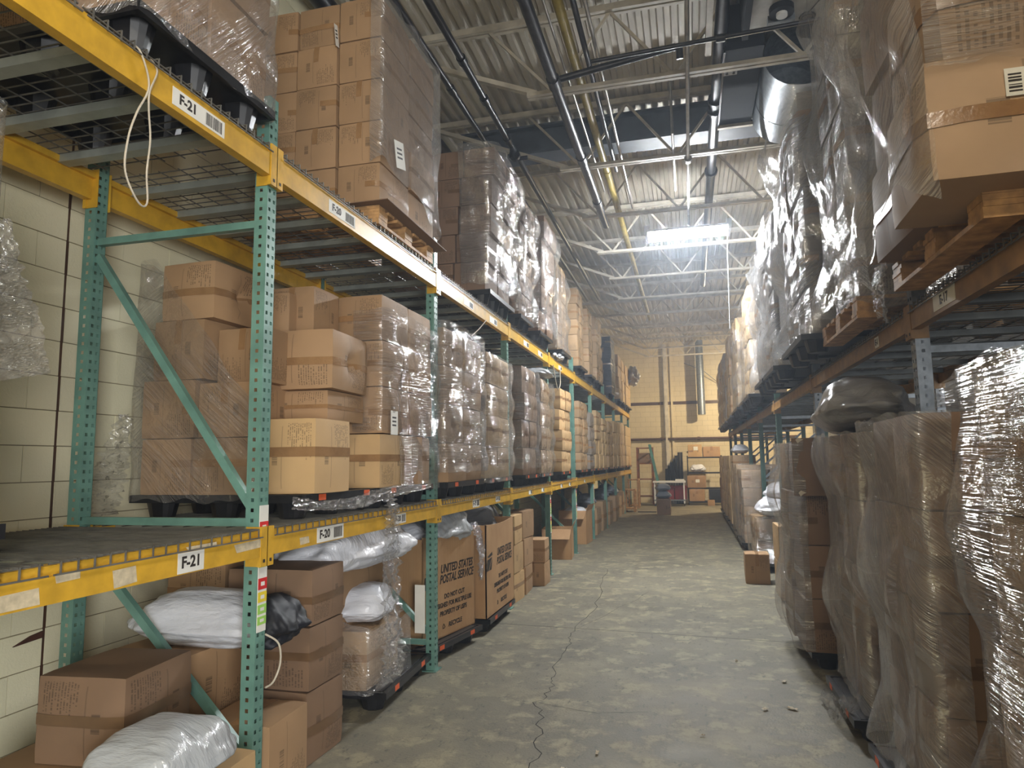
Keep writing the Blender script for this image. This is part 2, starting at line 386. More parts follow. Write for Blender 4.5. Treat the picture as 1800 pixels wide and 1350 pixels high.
# wall behind the photographer, with the open dock door the daylight comes through
wf = MB().box(XW0, 2.1, YB - .2, YB, 0, ZC + .1).box(4.5, XW1, YB - .2, YB, 0, ZC + .1).box(2.1, 4.5, YB - .2, YB, 3.4, ZC + .1)
struct(wf.build('wall_front', MAT['painted block']))
simple('rust', rgb(82, 48, 34), 0.8, var=0.2)
tag(MB().poly([(XW0 + .002, 3.0, .755), (XW0 + .002, 3.17, .765), (XW0 + .002, 3.17, .80), (XW0 + .002, 3.1, .79)], (.012, 0, 0)).build('rusty_bracket', MAT['rust']), 'rusty iron stub on the block wall under the yellow beam', 'bracket')
# ceiling: ribbed steel deck, ribs run along the aisle
mb = MB(); pitch = .152; x = XW0 - .1; prof = []
while x < XW1 + .1:
    prof += [(x, ZC), (x + .062, ZC), (x + .078, ZC + .04), (x + .136, ZC + .04)]; x += pitch
for (px, pz) in prof: mb.v += [(px, YB, pz), (px, YE, pz)]
for i in range(len(prof) - 1): mb.f.append((2 * i, 2 * i + 1, 2 * i + 3, 2 * i + 2))
n = len(mb.v); mb.v += [(XW0 - .1, YB, ZC + .12), (XW1 + .1, YB, ZC + .12), (XW1 + .1, YE, ZC + .12), (XW0 - .1, YE, ZC + .12)]; mb.f.append((n, n + 1, n + 2, n + 3))
struct(mb.build('ceiling', MAT['deck']))
# open-web joists across the hall
def joist():
    r = bpy.data.objects.new('ceiling_joist', None); COL.objects.link(r); r['kind'] = 'structure'
    st = MAT['steel paint']; zb, zt = 5.60, 6.43; xl, xr = -1.53, 4.0
    t = MB()
    for dy in (-.035, .035): t.box(XW0 + .02, XW1 - .02, dy - .022, dy + .022, zt - .035, zt + .035)
    t.build('top_chord', st, r)
    b = MB()
    for dy in (-.032, .032): b.box(xl, xr, dy - .022, dy + .022, zb - .028, zb + .012)
    b.build('bottom_chord', st, r)
    MB().bar((XW0 + .25, 0, zt - .04), (xl + .1, 0, zb + .01), .07, .05).build('end_web', st, r)
    MB().bar((xl + .28, 0, zb), (xl - .42, 0, zt - .03), .03, .03).build('web_rod', st, r)
    xs = [xl + .28 + .62 * k for k in range(9)]
    for k, (a, c) in enumerate(zip(xs, xs[1:])):
        MB().bar((a, 0, zb if k % 2 == 0 else zt - .03), (c, 0, zt - .03 if k % 2 == 0 else zb), .03, .03).build('web_rod', st, r)
    return r
j0 = joist(); j0.location = (0, 6.8, 0)
for k in list(range(-5, 0)) + list(range(1, 11)): dup(j0, (0, 6.8 + 1.93 * k, 0))

# ------------------------------------------------------------------ roof services
def pipe(name, label, cat, pts, r, mat, parts=(), group=None):
    o = tag(MB().tube(pts, r, 12).build(name, MAT[mat], smooth=True), label, cat, group)
    for p, rr, l, ax in parts:
        a = Vector(p); d = Vector(ax) * l / 2
        MB().tube([a - d, a + d], rr, 12).build('coupling', MAT[mat], o, smooth=True)
    return o
pipe('sprinkler_main', 'thick dark sprinkler main pipe under the joists ending before the lit lamp', 'pipe', [(-1.15, -4.2, 5.42), (-1.15, 10.6, 5.42)], .055, 'pipe black',
     [((-1.15, y, 5.42), .066, .16, (0, 1, 0)) for y in (4.9, 6.3, 8.1, 9.6)])
pipe('gas_pipe', 'yellow gas pipe running along the roof between dark pipe and conduits', 'pipe', [(-.98, -4.2, 5.78), (-.98, 20, 5.78)], .05, 'gas yellow', [((-.98, y, 5.78), .058, .12, (0, 1, 0)) for y in (7.2, 9.4)])
pipe('sprinkler_branch', 'slim black pipe under the deck nearest the block wall', 'pipe', [(-2.36, -4.2, 5.75), (-2.36, 17, 5.75)], .035, 'pipe black', [((-2.36, y, 5.75), .045, .1, (0, 1, 0)) for y in (6.7, 9)])
pipe('sprinkler_branch', 'slim black pipe with valve cluster, second from the block wall', 'pipe', [(-2.07, -4.2, 5.75), (-2.07, 17, 5.75)], .038, 'pipe black',
     [((-2.07, y, 5.75), .05, .1, (0, 1, 0)) for y in (6.2, 7.0, 8.0)] + [((-2.07, 8.2, 5.68), .03, .16, (0, 0, 1)), ((-2.07, 8.35, 5.70), .075, .05, (0, 1, 0)), ((-2.0, 8.5, 5.72), .03, .14, (1, 0, 0))])
pipe('roof_drain_pipe', 'fat black pipe tight in the corner of wall and roof', 'pipe', [(-3.3, -4.2, 6.2), (-3.3, 11, 6.2)], .1, 'pipe black')
pipe('conduit', 'grey conduit running beside the yellow gas pipe, darker one', 'conduit', [(-.83, -4.2, 5.7), (-.83, 9.2, 5.7)], .028, 'pipe black')
pipe('conduit', 'bright thin conduit beside the yellow gas pipe under the joists', 'conduit', [(-.72, 2, 5.66), (-.72, 10.6, 5.66)], .018, 'conduit')
pipe('conduit', 'bright thin conduit between the sprinkler main and the gas pipe', 'conduit', [(-1.07, 2, 5.66), (-1.07, 9.8, 5.66)], .014, 'conduit')
pipe('conduit', 'pale conduit along the joists that feeds the hanging lamp', 'conduit', [(.13, -2, 5.54), (.13, 10.6, 5.54), (.13, 10.72, 5.5), (.13, 10.75, 5.34)], .02, 'conduit', [((.13, 8.75, 5.54), .05, .08, (0, 1, 0))])
pipe('conduit', 'vertical conduit stub hanging near the lamp conduit', 'conduit', [(-.05, 8.1, 6.4), (-.05, 8.12, 5.62), (-.05, 9.9, 5.6)], .017, 'conduit')
pipe('cross_pipe', 'black pipe with elbow crossing from the sprinkler main', 'pipe', [(-1.13, 6.35, 5.47), (.02, 6.35, 5.62), (.06, 6.37, 5.6), (.06, 6.4, 5.52)], .034, 'pipe black')
pipe('cross_pipe', 'long black pipe crossing the aisle just below the elbowed pipe', 'pipe', [(-.75, 6.05, 5.42), (1.9, 6.15, 5.56)], .02, 'pipe black', [((.42, 6.1, 5.48), .034, .08, (1, 0, 0))])
pipe('sprinkler_main', 'heavy black pipe with flanged couplings beside the ductwork', 'pipe', [(.47, -4.2, 5.95), (.47, 17, 5.95)], .065, 'pipe black', [((.47, y, 5.95), .095, .06, (0, 1, 0)) for y in (8.1, 8.35, 10.2)])
tag(MB().box(.32, .38, 2, 7.0, 5.86, 5.94).build('strut_rail', MAT['steel paint']), 'pale steel rail between lamp conduit and heavy black pipe', 'rail')
for y, l in ((5.9, 'nearer'), (7.25, 'farther')):
    o = tag(MB().box(.52, .66, y, y + .16, 5.845, 5.86).build('strut_plate', MAT['galvanized']), f'small punched steel plate beside heavy black pipe, {l} one', 'bracket')
    for a in (-.035, .035):
        for b in (.035, .08, .125): MB().tube([(.59 + a, y + b, 5.838), (.59 + a, y + b, 5.846)], .014, 8).build('hole', MAT['ink'], o)
tag(MB().box(-3.0, 1.35, 9.0, 9.16, 5.98, 6.36).box(-3.0, 1.35, 8.9, 9.26, 5.96, 5.99).box(-3.0, 1.35, 8.9, 9.26, 6.35, 6.38).build('roof_girder', MAT['girder grey']), 'deep dark steel girder crossing the roof behind the second joist', 'girder')
# ductwork over the right-hand rack
d = thing('insulated_duct', 'foil wrapped insulated duct box high over the aisle', 'duct')
MB().box(.72, 1.95, 4.98, 6.70, 5.86, 6.4).build('duct_body', MAT['foil'], d)
MB().box(.66, .72, 4.98, 6.72, 5.8, 6.4).build('duct_edge', MAT['duct black'], d)
a = MB().tube([(.99, 6.38, 5.86), (.99, 6.38, 5.80)], .11, 16).build('damper_motor', MAT['duct black'], d, smooth=True)
MB().tube([(.99, 6.38, 5.80), (.99, 6.38, 5.77)], .05, 14).build('dial', MAT['fixture white'], a, smooth=True)
MB().box(.88, 1.12, 6.48, 6.56, 5.79, 5.86).build('motor_bracket', MAT['galvanized'], d)
ring = [(1.24 + .06 * math.cos(t), 6.56 + .06 * math.sin(t), 5.84) for t in [2 * math.pi * k / 16 for k in range(17)]]
MB().tube(ring, .016, 6).build('cable_coil', MAT['black plastic'], d)
MB().tube([(1.24, 6.5, 5.84), (1.33, 6.28, 5.84), (1.3, 6.1, 5.84)], .006, 5).build('cable', MAT['black plastic'], d)
d = thing('black_duct', 'black lined rectangular duct next to the round silver duct', 'duct')
MB().box(.52, .90, 6.95, 8.62, 5.86, 6.35).build('duct_body', MAT['duct black'], d)
MB().box(.5, .52, 6.95, 8.62, 5.84, 6.36).build('edge_angle', MAT['pipe black'], d)
MB().box(.5, .92, 8.58, 8.63, 5.82, 5.86).build('support_angle', MAT['steel paint'], d)
t = [2 * math.pi * k / 32 for k in range(32)]
d = thing('round_duct', 'round galvanized duct with open end above the wrapped loads', 'duct')
MB().tube([(1.28, 7.25, 5.9), (1.28, 8.62, 5.9)], .36, 36, False).build('duct_shell', MAT['galvanized'], d, smooth=True)
MB().tube([(1.28, 8.15, 5.9), (1.28, 8.18, 5.9)], .364, 36).build('seam_band', MAT['galvanized'], d, smooth=True)

# lamps ------------------------------------------------------------
def tube_lamp(loc, mat, label, cord=False, hood=.2):
    r = thing('fluorescent_lamp', label, 'lamp', loc)
    MB().box(-.60, .60, -.05, .05, .035, .09).build('housing', MAT['fixture white'], r)
    MB().poly([(-.6, -hood, .02), (-.6, -.05, .05), (-.6, .05, .05), (-.6, hood, .02), (-.6, hood, .012), (-.6, -hood, .012)][::-1], (1.2, 0, 0)).build('reflector', MAT['fixture white'], r)
    for s in (-1, 1):
        MB().box(s * .62 - .02, s * .62 + .02, -.21, .21, -.05, .05).build('end_plate', MAT['fixture white'], r)
        MB().box(s * .63 - .035, s * .63 + .035, -.03, .03, .05, .17).build('hanger_tab', MAT['fixture white'], r)
    for y in (-.165, -.055, .055, .165):
        MB().tube([(-.60, y, -.02), (.60, y, -.02)], .019, 8).build('tube', MAT[mat], r, smooth=True)
    MB().tube([(.03, 0, .09), (.03, 0, .3)], .012, 8).build('hanging_rod', MAT['fixture white'], r)
    if cord: MB().tube([(.6, 0, 0), (.58, .0, -.4), (.56, 0, -1.55)], .007, 6).build('power_cord', MAT['fixture white'], r)
    return r
tube_lamp((.1, 10.75, 5.22), 'tube cool', 'bright hanging fluorescent strip lamp over the middle of the aisle', True, .19)
tube_lamp((.1, -1.6, 5.22), 'tube near', 'fluorescent strip lamp behind the photographer', False, .055)
h = thing('high_bay_lamp', 'warm high bay lamp over the far end of the hall', 'lamp', (2.55, 24.6, 4.8))
MB().tube([(0, 0, .3), (0, 0, .62)], .1, 16).build('ballast_housing', MAT['girder grey'], h, smooth=True)
MB().tube([(0, 0, .62), (0, 0, 1.73)], .012, 8).build('hanging_rod', MAT['girder grey'], h)
MB().tube([(0, 0, .0), (0, 0, .3)], [.24, .1], 20, False).build('reflector', MAT['fixture white'], h, smooth=True)

# ------------------------------------------------------------------ pallet racks
def post_mesh(L, mat, face):
    """Open-section column .08 x .075 with punched faces (origin at floor, centre): -Y web-side face one row of holes, aisle face two rows."""
    mb = MB(); hw, hd = .0375, .04; pitch = .0508; n = int((L - .06) / pitch); h = .0085
    def plate(o, ax, w_, rows):
        o, ax = Vector(o), Vector(ax)
        cw = w_ / rows
        for r_ in range(rows):
            for k in range(n):
                z0 = .03 + k * pitch; c = o + ax * (cw * (r_ + .5)); z = z0 + pitch / 2; i = len(mb.v)
                for (a, b) in ((-cw / 2, -pitch / 2), (cw / 2, -pitch / 2), (cw / 2, pitch / 2), (-cw / 2, pitch / 2)): mb.v.append((c.x + ax.x * a, c.y + ax.y * a, z + b))
                for (a, b) in ((-h, -h * 1.2), (h, -h * 1.2), (h, h), (-h, h)): mb.v.append((c.x + ax.x * a, c.y + ax.y * a, z + b))
                for q in range(4): mb.f.append((i + q, i + (q + 1) % 4, i + 4 + (q + 1) % 4, i + 4 + q))
        zt = .03 + n * pitch
        for (z0, z1) in ((0, .03), (zt, L)):
            i = len(mb.v); e = o + ax * w_
            mb.v += [(o.x, o.y, z0), (e.x, e.y, z0), (e.x, e.y, z1), (o.x, o.y, z1)]; mb.f.append((i, i + 1, i + 2, i + 3))
    s = face
    plate((-hw * s, -hd, 0), (s, 0, 0), .075, 1)            # -Y side
    plate((hw * s, -hd, 0), (0, 1, 0), .08, 2)              # aisle face
    mb.box(min(-hw * s, hw * s), max(-hw * s, hw * s), hd - .003, hd, 0, L)  # +Y side
    return mb.mesh('post', mat)
POSTM = {}
def frame(side, y, H, label, mats, group=None):
    """side +1: aisle lies at +X of the front post (green rack); -1: at -X (silver rack)."""
    xf, xr = (-2.147, -3.26) if side > 0 else (1.29, 2.40)
    r = thing('upright_frame', label, 'rack frame', (xf, y, 0), 0, group)
    k = (side, mats[0], H)
    if k not in POSTM: POSTM[k] = post_mesh(H, MAT[mats[0]], side)
    dx = xr - xf
    put('post', POSTM[k], r); put('post', POSTM[k], r, (dx, 0, 0))
    for x in (0, dx): MB().box(x - .06, x + .06, -.07, .07, 0, .008).build('foot_plate', MAT[mats[0]], r)
    bm = MAT[mats[1]]; e = .0375 * side
    z = .2
    lv = [(.22,), (1.415,), (2.98,)] if H > 3.2 else [(.22,), (1.3,), (2.3,)]
    for (z,) in lv: MB().box(min(-e, dx + e), max(-e, dx + e), -.018, .018, z - .02, z + .02).build('cross_brace', bm, r)
    dg = [(1.30, .30), (2.90, 1.50)] if H > 3.2 else [(1.25, .3), (2.25, 1.36)]
    for zr, zf in dg: MB().bar((dx + e, 0, zr), (-e, 0, zf), .035, .042).build('diagonal_brace', bm, r)
    return r
BY = 2.45
LY = [.65 + BY * k for k in range(11)]
for k, y in enumerate(LY):
    if k == 0: lab = 'teal upright frame out at the near end of the yellow beam rack'
    elif k < 10: lab = f'teal perforated upright frame, {ORD[k-1]} along the aisle in the yellow beam rack'
    else: lab = 'teal upright frame that ends the yellow beam rack at the far wall'
    frame(1, y, 3.68, lab, ('teal paint', 'teal paint') if k < 4 else ('teal paint', 'teal paint'))
RY = [1.0, 4.3, 7.58, 10.86, 13.55, 16.05, 18.55, 21.05, 23.55]
for k, y in enumerate(RY):
    lab = f'perforated upright frame, {ORD[k-1]} along the aisle in the tan beam rack' if k else 'upright frame of the tan beam rack beside the photographer'
    frame(-1, y, 2.66, lab, ('galvanized', 'galvanized') if k < 3 else ('dark green paint', 'galvanized'))

def beam(x, side, y0, y1, z0, z1, mat, label, group=None):
    """box beam between two posts, with end connectors; side = direction of the face that shows"""
    yc = (y0 + y1) / 2; r = thing('shelf_beam', label, 'rack beam', (x, yc, 0), 0, group); h = (y1 - y0) / 2 - .042
    s = side; a, b = sorted((-.02 * s, .03 * s)); c, d_ = sorted((-.045 * s, .012 * s))
    MB().box(a, b, -h, h, z0, z1 - .035).box(c, d_, -h, h, z1 - .035, z1).build('beam_tube', MAT[mat], r)
    for q in (-1, 1):
        px = sorted((.012 * s, .034 * s)); mbc = MB()
        ya, yb = sorted((q * (h - .012), q * (h + .045)))
        mbc.box(px[0], px[1], ya, yb, z0 - .05, z1 + .02)
        if q > 0: pass
        cx = sorted((-.06 * s, .014 * s))
        mbc.box(cx[0], cx[1], min(q * (h - .004), q * h), max(q * (h - .004), q * h), z0 - .05, z1 + .02)
        cn = mbc.build('connector', MAT[mat], r)
        MB().box(px[1] - .001 if s > 0 else px[0] - .002, px[1] + .002 if s > 0 else px[0] + .001, min(q * (h + .006), q * (h + .022)), max(q * (h + .006), q * (h + .022)), z0 - .03, z0 - .014).build('rivet', MAT['ink'], cn)
    return r
def deck(side, x0, x1, y0, y1, z, pitch, label, near=True):
    """wire deck: welded wire sheet with waterfall ends on three support channels"""
    r = thing('wire_deck', label, 'wire deck', ((x0 + x1) / 2, (y0 + y1) / 2, z)); hx, hy = (x1 - x0) / 2, (y1 - y0) / 2
    mb = MB(); t = .0026; y = -hy + .03
    nx = int((2 * hy - .06) / pitch)
    for k in range(nx + 1):
        yy = -hy + .03 + k * (2 * hy - .06) / nx
        mb.box(-hx, hx, yy - t, yy + t, -t, t)
        if near:
            for sx in (-1, 1) if pitch > .05 or k % 2 == 0 else (): mb.box(sx * hx - t, sx * hx + t, yy - t, yy + t, -.042, t)
    for k in range(10):
        xx = -hx + .02 + k * (2 * hx - .04) / 9; mb.box(xx - t, xx + t, -hy, hy, -3 * t, -t)
    for sx in (-1, 1): mb.box(sx * hx + sx * t, sx * hx + sx * 3 * t, -hy, hy, -.044, -.038)
    wm = mb.build('wire_mesh', MAT['wire zinc'], r); wm['kind'] = 'stuff'
    for k in range(3):
        yy = -hy + .2 + k * (2 * hy - .4) / 2
        MB().poly([(-hx + .03, yy - .035, -.008), (-hx + .07, yy - .035, -.05), (hx - .07, yy - .035, -.05), (hx - .03, yy - .035, -.008)], (0, .07, 0)).build('support_channel', MAT['channel grey' if side > 0 else 'channel shaded'], r)
    return r
def between(k, names): return f'between the {ORD[k-1]} and {ORD[k]} {names}' if k > 0 else f'before the first {names.rstrip("s")}'
for k in range(10):
    y0, y1 = LY[k], LY[k + 1]; bt = between(k, 'teal posts')
    for (z0, z1, lv) in ((1.25, 1.375, 'lower'), (3.225, 3.38, 'upper')):
        beam(-2.115, 1, y0, y1, z0, z1, 'yellow paint', f'yellow {lv} aisle-side rack beam {bt}')
        beam(-3.27, -1, y0, y1, z0, z1, 'yellow paint', f'yellow {lv} wall-side rack beam {bt}')
        ym = (y0 + y1) / 2
        for (a, b, q) in ((y0 + .05, ym - .01, 'near'), (ym + .01, y1 - .05, 'far')):
            deck(1, -3.305, -2.078, a, b, z1 + .012, .034 if lv == 'lower' and k < 2 else .064, f'{q} wire mesh deck on the {lv} yellow beams {bt}', k < 4)
for k in range(len(RY) - 1):
    y0, y1 = RY[k], RY[k + 1]; bt = between(k, 'tan rack posts')
    beam(1.265, -1, y0, y1, 2.41, 2.535, 'shaded beam paint', f'dull tan aisle-side rack beam {bt}')
    beam(2.41, 1, y0, y1, 2.41, 2.535, 'shaded beam paint', f'dull tan rear rack beam {bt}')
    ym = (y0 + y1) / 2
    for (a, b, q) in ((y0 + .05, ym - .01, 'near'), (ym + .01, y1 - .05, 'far')):
        deck(-1, 1.228, 2.445, a, b, 2.547, .064, f'{q} wire mesh deck on the tan beams {bt}', k < 3)

# labels, stickers and strips ------------------------------------------------------------
def text_mesh(s, size, bold=.0, shear=0.0, depth=.0006):
    cu = bpy.data.curves.new('t', 'FONT'); cu.body = s; cu.size = size; cu.align_x = 'CENTER'; cu.align_y = 'CENTER'; cu.offset = bold; cu.shear = shear; cu.extrude = depth; cu.resolution_u = 3
    o = bpy.data.objects.new('t', cu); COL.objects.link(o); bpy.context.view_layer.update()
    me = bpy.data.meshes.new_from_object(o.evaluated_get(bpy.context.evaluated_depsgraph_get()))
    bpy.data.objects.remove(o); me.materials.clear(); return me
ROT_AISLE = (math.radians(90), 0, math.radians(90))       # reads from the aisle on the green rack (faces +X)
ROT_AISLE_R = (math.radians(90), 0, math.radians(-90))    # faces -X
def letters(s, size, parent, loc, rot, mat='ink', bold=0.0, shear=0.0, sx=1.0):
    me = text_mesh(s, size, bold, shear); me.materials.append(MAT[mat])
    return put('lettering', me, parent, loc, rot, (sx, 1, 1))
def location_label(x, y, z, s, w_, h, label, side=1, barcode=True, tilt=0):
    t_ = .0015 * side; r = tag(MB().box(min(0, t_), max(0, t_), -w_ / 2, w_ / 2, -h / 2, h / 2).build('location_label', MAT['white label'], None, (x, y, z)), label, 'label')
    r.rotation_euler = (tilt, 0, 0)
    if s: letters(s, h * .78, r, (.0022 * side, (-w_ * .22 if barcode else 0) * side, 0), ROT_AISLE if side > 0 else ROT_AISLE_R, bold=.002)
    if barcode:
        mb = MB(); yy = w_ * .12
        while yy < w_ * .44:
            b = random.choice((.002, .004, .006)); mb.box(min(.0016 * side, .0022 * side), max(.0016 * side, .0022 * side), min(yy * side, (yy + b) * side), max(yy * side, (yy + b) * side), -h * .36, h * .36); yy += b + random.choice((.003, .005))
        o = mb.build('barcode', MAT['ink'], r); o['kind'] = 'stuff'
    return r
XL = -2.115 + .0305
location_label(XL, 2.555, 1.297, 'F-21', .16, .085, 'white F-21 location label on the lower yellow beam', barcode=False)
location_label(XL, 3.735, 1.298, 'F-20', .31, .085, 'white F-20 location label on the lower yellow beam past the first post')
location_label(XL, 4.75, 1.30, 'F-20', .2, .07, 'white label near the hanging film on the lower beam')
location_label(XL, 6.6, 1.30, 'F-19', .22, .075, 'white label on lower beam past the second teal post')
location_label(XL, 7.4, 1.30, 'F-19', .18, .06, 'smaller white label on lower beam before the third teal post')
location_label(XL, 2.5, 3.285, 'F-21', .34, .08, 'white barcode label on the upper beam before the first post')
location_label(XL, 3.82, 3.285, 'F-20', .34, .08, 'white barcode label on the upper beam past the first post')
for k, (y, z) in enumerate(((6.4, 3.28), (7.3, 3.28), (8.9, 3.28), (9.8, 3.28), (11.4, 3.28))):
    location_label(XL, y, z, '', .3, .07, f'small white barcode label on far stretch of upper yellow beam, {ORD[k]} one along')
for k, y in enumerate((9.0, 9.8, 11.3, 12.1, 13.9)):
    location_label(XL, y, 1.30, '', .18, .06, f'small white label on far stretch of lower yellow beam, {ORD[k]} one along')
location_label(1.265 - .0305, 3.72, 2.47, 'E-17', .3, .08, 'faded E-17 location label on the tan beam', side=-1, barcode=False)
location_label(1.265 - .0305, 4.98, 2.46, 'E-1', .1, .07, 'small E-1 label on the tan beam past the first post', side=-1, barcode=False)
for k, (y, z, a, b) in enumerate(((1.78, 1.285, .14, .055), (2.2, 1.29, .12, .07), (1.95, 1.33, .1, .03), (2.95, 1.315, .22, .045), (2.62, 1.352, .2, .02), (3.45, 1.285, .1, .04))):
    mb = MB(); pts = [(0, -a / 2 * random.uniform(.8, 1), -b / 2), (0, a / 2, -b / 2 * random.uniform(.7, 1)), (0, a / 2 * random.uniform(.8, 1), b / 2), (0, -a / 2, b / 2 * random.uniform(.7, 1))]
    tag(mb.poly(pts, (.001, 0, 0)).build('label_residue', MAT['white tape scraps'], None, (XL, y, z)), f'torn label residue on lower yellow beam, {ORD[k]} patch from the photographer' if k < 3 else f'peeled label residue on lower beam near first post, patch {("above", "thin", "beyond")[k-3]}', 'label')
def strip(x, y, z0, z1, label, w_=.072):
    r = thing('label_strip', label, 'label strip', (x, y, z0)); H = z1 - z0
    MB().box(0, .004, -w_ / 2, w_ / 2, 0, H).build('plate', MAT['white label'], r)
    z = H * .87
    for rep in range(2):
        for mname, hh in (('red label', .055), ('yellow label', .05), ('green label', .045), ('green label', .04)):
            MB().box(.004, .0052, -w_ / 2, w_ / 2, z - hh, z).build('sticker', MAT[mname], r)
            MB().box(.0052, .006, -w_ * .2, w_ * .22, z - hh * .68, z - hh * .32).build('code', MAT['white label'], r)
            z -= hh + .012
        z = H * .42
    return r
strip(-2.108, 3.10, .88, 1.50, 'white strip with red, yellow and green stickers on the first teal post')
strip(-2.108, 10.45, .62, 1.2, 'white stickered strip on the fourth teal post')
strip(-2.108, 12.9, .62, 1.25, 'white stickered strip on the fifth teal post')
strip(-2.108, 15.35, .62, 1.2, 'white stickered strip on the sixth teal post')
tag(MB().box(-2.28, -2.19, 5.50, 5.504, .30, .69).build('white_board', MAT['white label']), 'plain white board strapped low to the second teal post', 'board')

# ------------------------------------------------------------------ pallets
def plastic_pallet(L=1.16, W=.98, stickers=True):
    """black nestable pallet: rimmed ribbed deck on nine cup feet (origin at floor centre, L along X, W along Y)"""
    r = thing('plastic_pallet', '', 'pallet')
    mb = MB(); mb.box(-L / 2, L / 2, -W / 2, W / 2, .118, .132)
    for a in (-1, 1):
        mb.box(a * L / 2 - .012, a * L / 2 + .012, -W / 2 - .012, W / 2 + .012, .095, .142)
        mb.box(-L / 2, L / 2, a * W / 2 - .012, a * W / 2 + .012, .095, .142)
    for k in range(9):
        x = -L / 2 + L * (k + .5) / 9; mb.box(x - .03, x + .03, -W / 2 + .03, W / 2 - .03, .132, .140)
    mb.build('pallet_deck', MAT['black plastic'], r)
    cup = MB(); n = 16
    ring = lambda rr, z, ph=0: [((rr * 1.25 if k % 2 else rr * 1.18) * math.cos(2 * math.pi * (k + .5) / n) , (rr if k % 2 else rr * .94) * math.sin(2 * math.pi * (k + .5) / n), z) for k in range(n)]
    for rr, z in ((.058, 0), (.062, .008), (.085, .12)): cup.v += ring(rr, z)
    for a in (0, n):
        for k in range(n): cup.f.append((a + k, a + (k + 1) % n, a + n + (k + 1) % n, a + n + k))
    cup.f.append(tuple(range(n))[::-1]); me = cup.mesh('leg', MAT['black plastic'])
    for i in (-1, 0, 1):
        for j in (-1, 0, 1): put('leg', me, r, (i * (L / 2 - .13), j * (W / 2 - .11), 0))
    for s in (-1, 1) if stickers else ():
        for j in (-1, 1): MB().box(min(s * (L / 2 + .012), s * (L / 2 + .0135)), max(s * (L / 2 + .012), s * (L / 2 + .0135)), j * (W / 2 - .2) - .04, j * (W / 2 - .2) + .04, .102, .138).build('sticker', MAT['orange sticker'], r)
    return r
PAL = {True: plastic_pallet(), False: plastic_pallet(stickers=False)}; first_p = {True: True, False: True}
def pallet(x, y, z, label, rz=0, sy=1.0):
    st = x < 0 and z < 2 or x > 0 and z < .1 and y < 6
    if first_p[st]: o = PAL[st]; first_p[st] = False
    else: o = dup(PAL[st])
    o.location = (x, y, z); o.rotation_euler = (0, 0, rz); o.scale = (1, sy, 1); o['label'] = label; o['group'] = 'black plastic pallets under the loads'
    return o
def wood_pallet(x, y, z, label, L=1.15, W=1.13):
    r = thing('wood_pallet', label, 'pallet', (x, y, z), 0, 'wooden pallets on the tan beams')
    for k in range(3):
        xx = -L / 2 + .07 + k * (L - .14) / 2
        MB().box(xx - .07, xx + .07, -W / 2, W / 2, 0, .02).build('runner', MAT['wood'], r)
        for j in range(3):
            yy = -W / 2 + .07 + j * (W - .14) / 2; b = MB()
            for q in range(4): b.box(xx - .07 + random.uniform(-.004, .004), xx + .07 + random.uniform(-.004, .004), yy - .07, yy + .07, .02 + q * .0235, .0425 + q * .0235)
            b.build('block', MAT['wood'], r)
    for j in range(7):
        yy = -W / 2 + .05 + j * (W - .1) / 6
        MB().box(-L / 2, L / 2, yy - .05, yy + .05, .115, .137).build('top_board', MAT['wood'], r)
    return r

# ------------------------------------------------------------------ cartons
def bulge_fn(kind, seed):
    rnd = random.Random(seed); ph = [rnd.uniform(0, 9) for _ in range(4)]
    def f(p, n):
        """displacement of the unit-carton surface point p (each axis -.5..+.5) on the face with normal n"""
        ax = [abs(n.x), abs(n.y), abs(n.z)]; a, b = [c for i, c in enumerate(p) if ax[i] < .5]
        w = (max(0, (1 - 4 * a * a)) * max(0, (1 - 4 * b * b))) ** (.62 if kind == 2 else .8)
        amp = {0: .018, 1: .055, 2: .125}[kind]
        if ax[2] > .5: amp = .012
        if kind == 2 and ax[1] > .5: amp = .04
        d = w * amp * (1 + .5 * math.sin(5 * a + ph[0])) + w * .012 * NZ.noise((a * 5 + ph[1], b * 5 + ph[2], ph[3]))
        return d
    def g(p):                                                   # slightly crushed corners
        k = (abs(p.x) * 2) ** 12 + (abs(p.y) * 2) ** 12 + (abs(p.z) * 2) ** 12
        s = 1 - .010 * max(0, k - 1) - .008 * NZ.noise((p.x * 3 + seed, p.y * 3, p.z * 3))
        return p * s
    return f, g
AX = [(Vector((1, 0, 0)), Vector((0, 1, 0)), Vector((0, 0, 1))), (Vector((-1, 0, 0)), Vector((0, -1, 0)), Vector((0, 0, 1))),
      (Vector((0, 1, 0)), Vector((-1, 0, 0)), Vector((0, 0, 1))), (Vector((0, -1, 0)), Vector((1, 0, 0)), Vector((0, 0, 1))),
      (Vector((0, 0, 1)), Vector((1, 0, 0)), Vector((0, 1, 0))), (Vector((0, 0, -1)), Vector((1, 0, 0)), Vector((0, -1, 0)))]
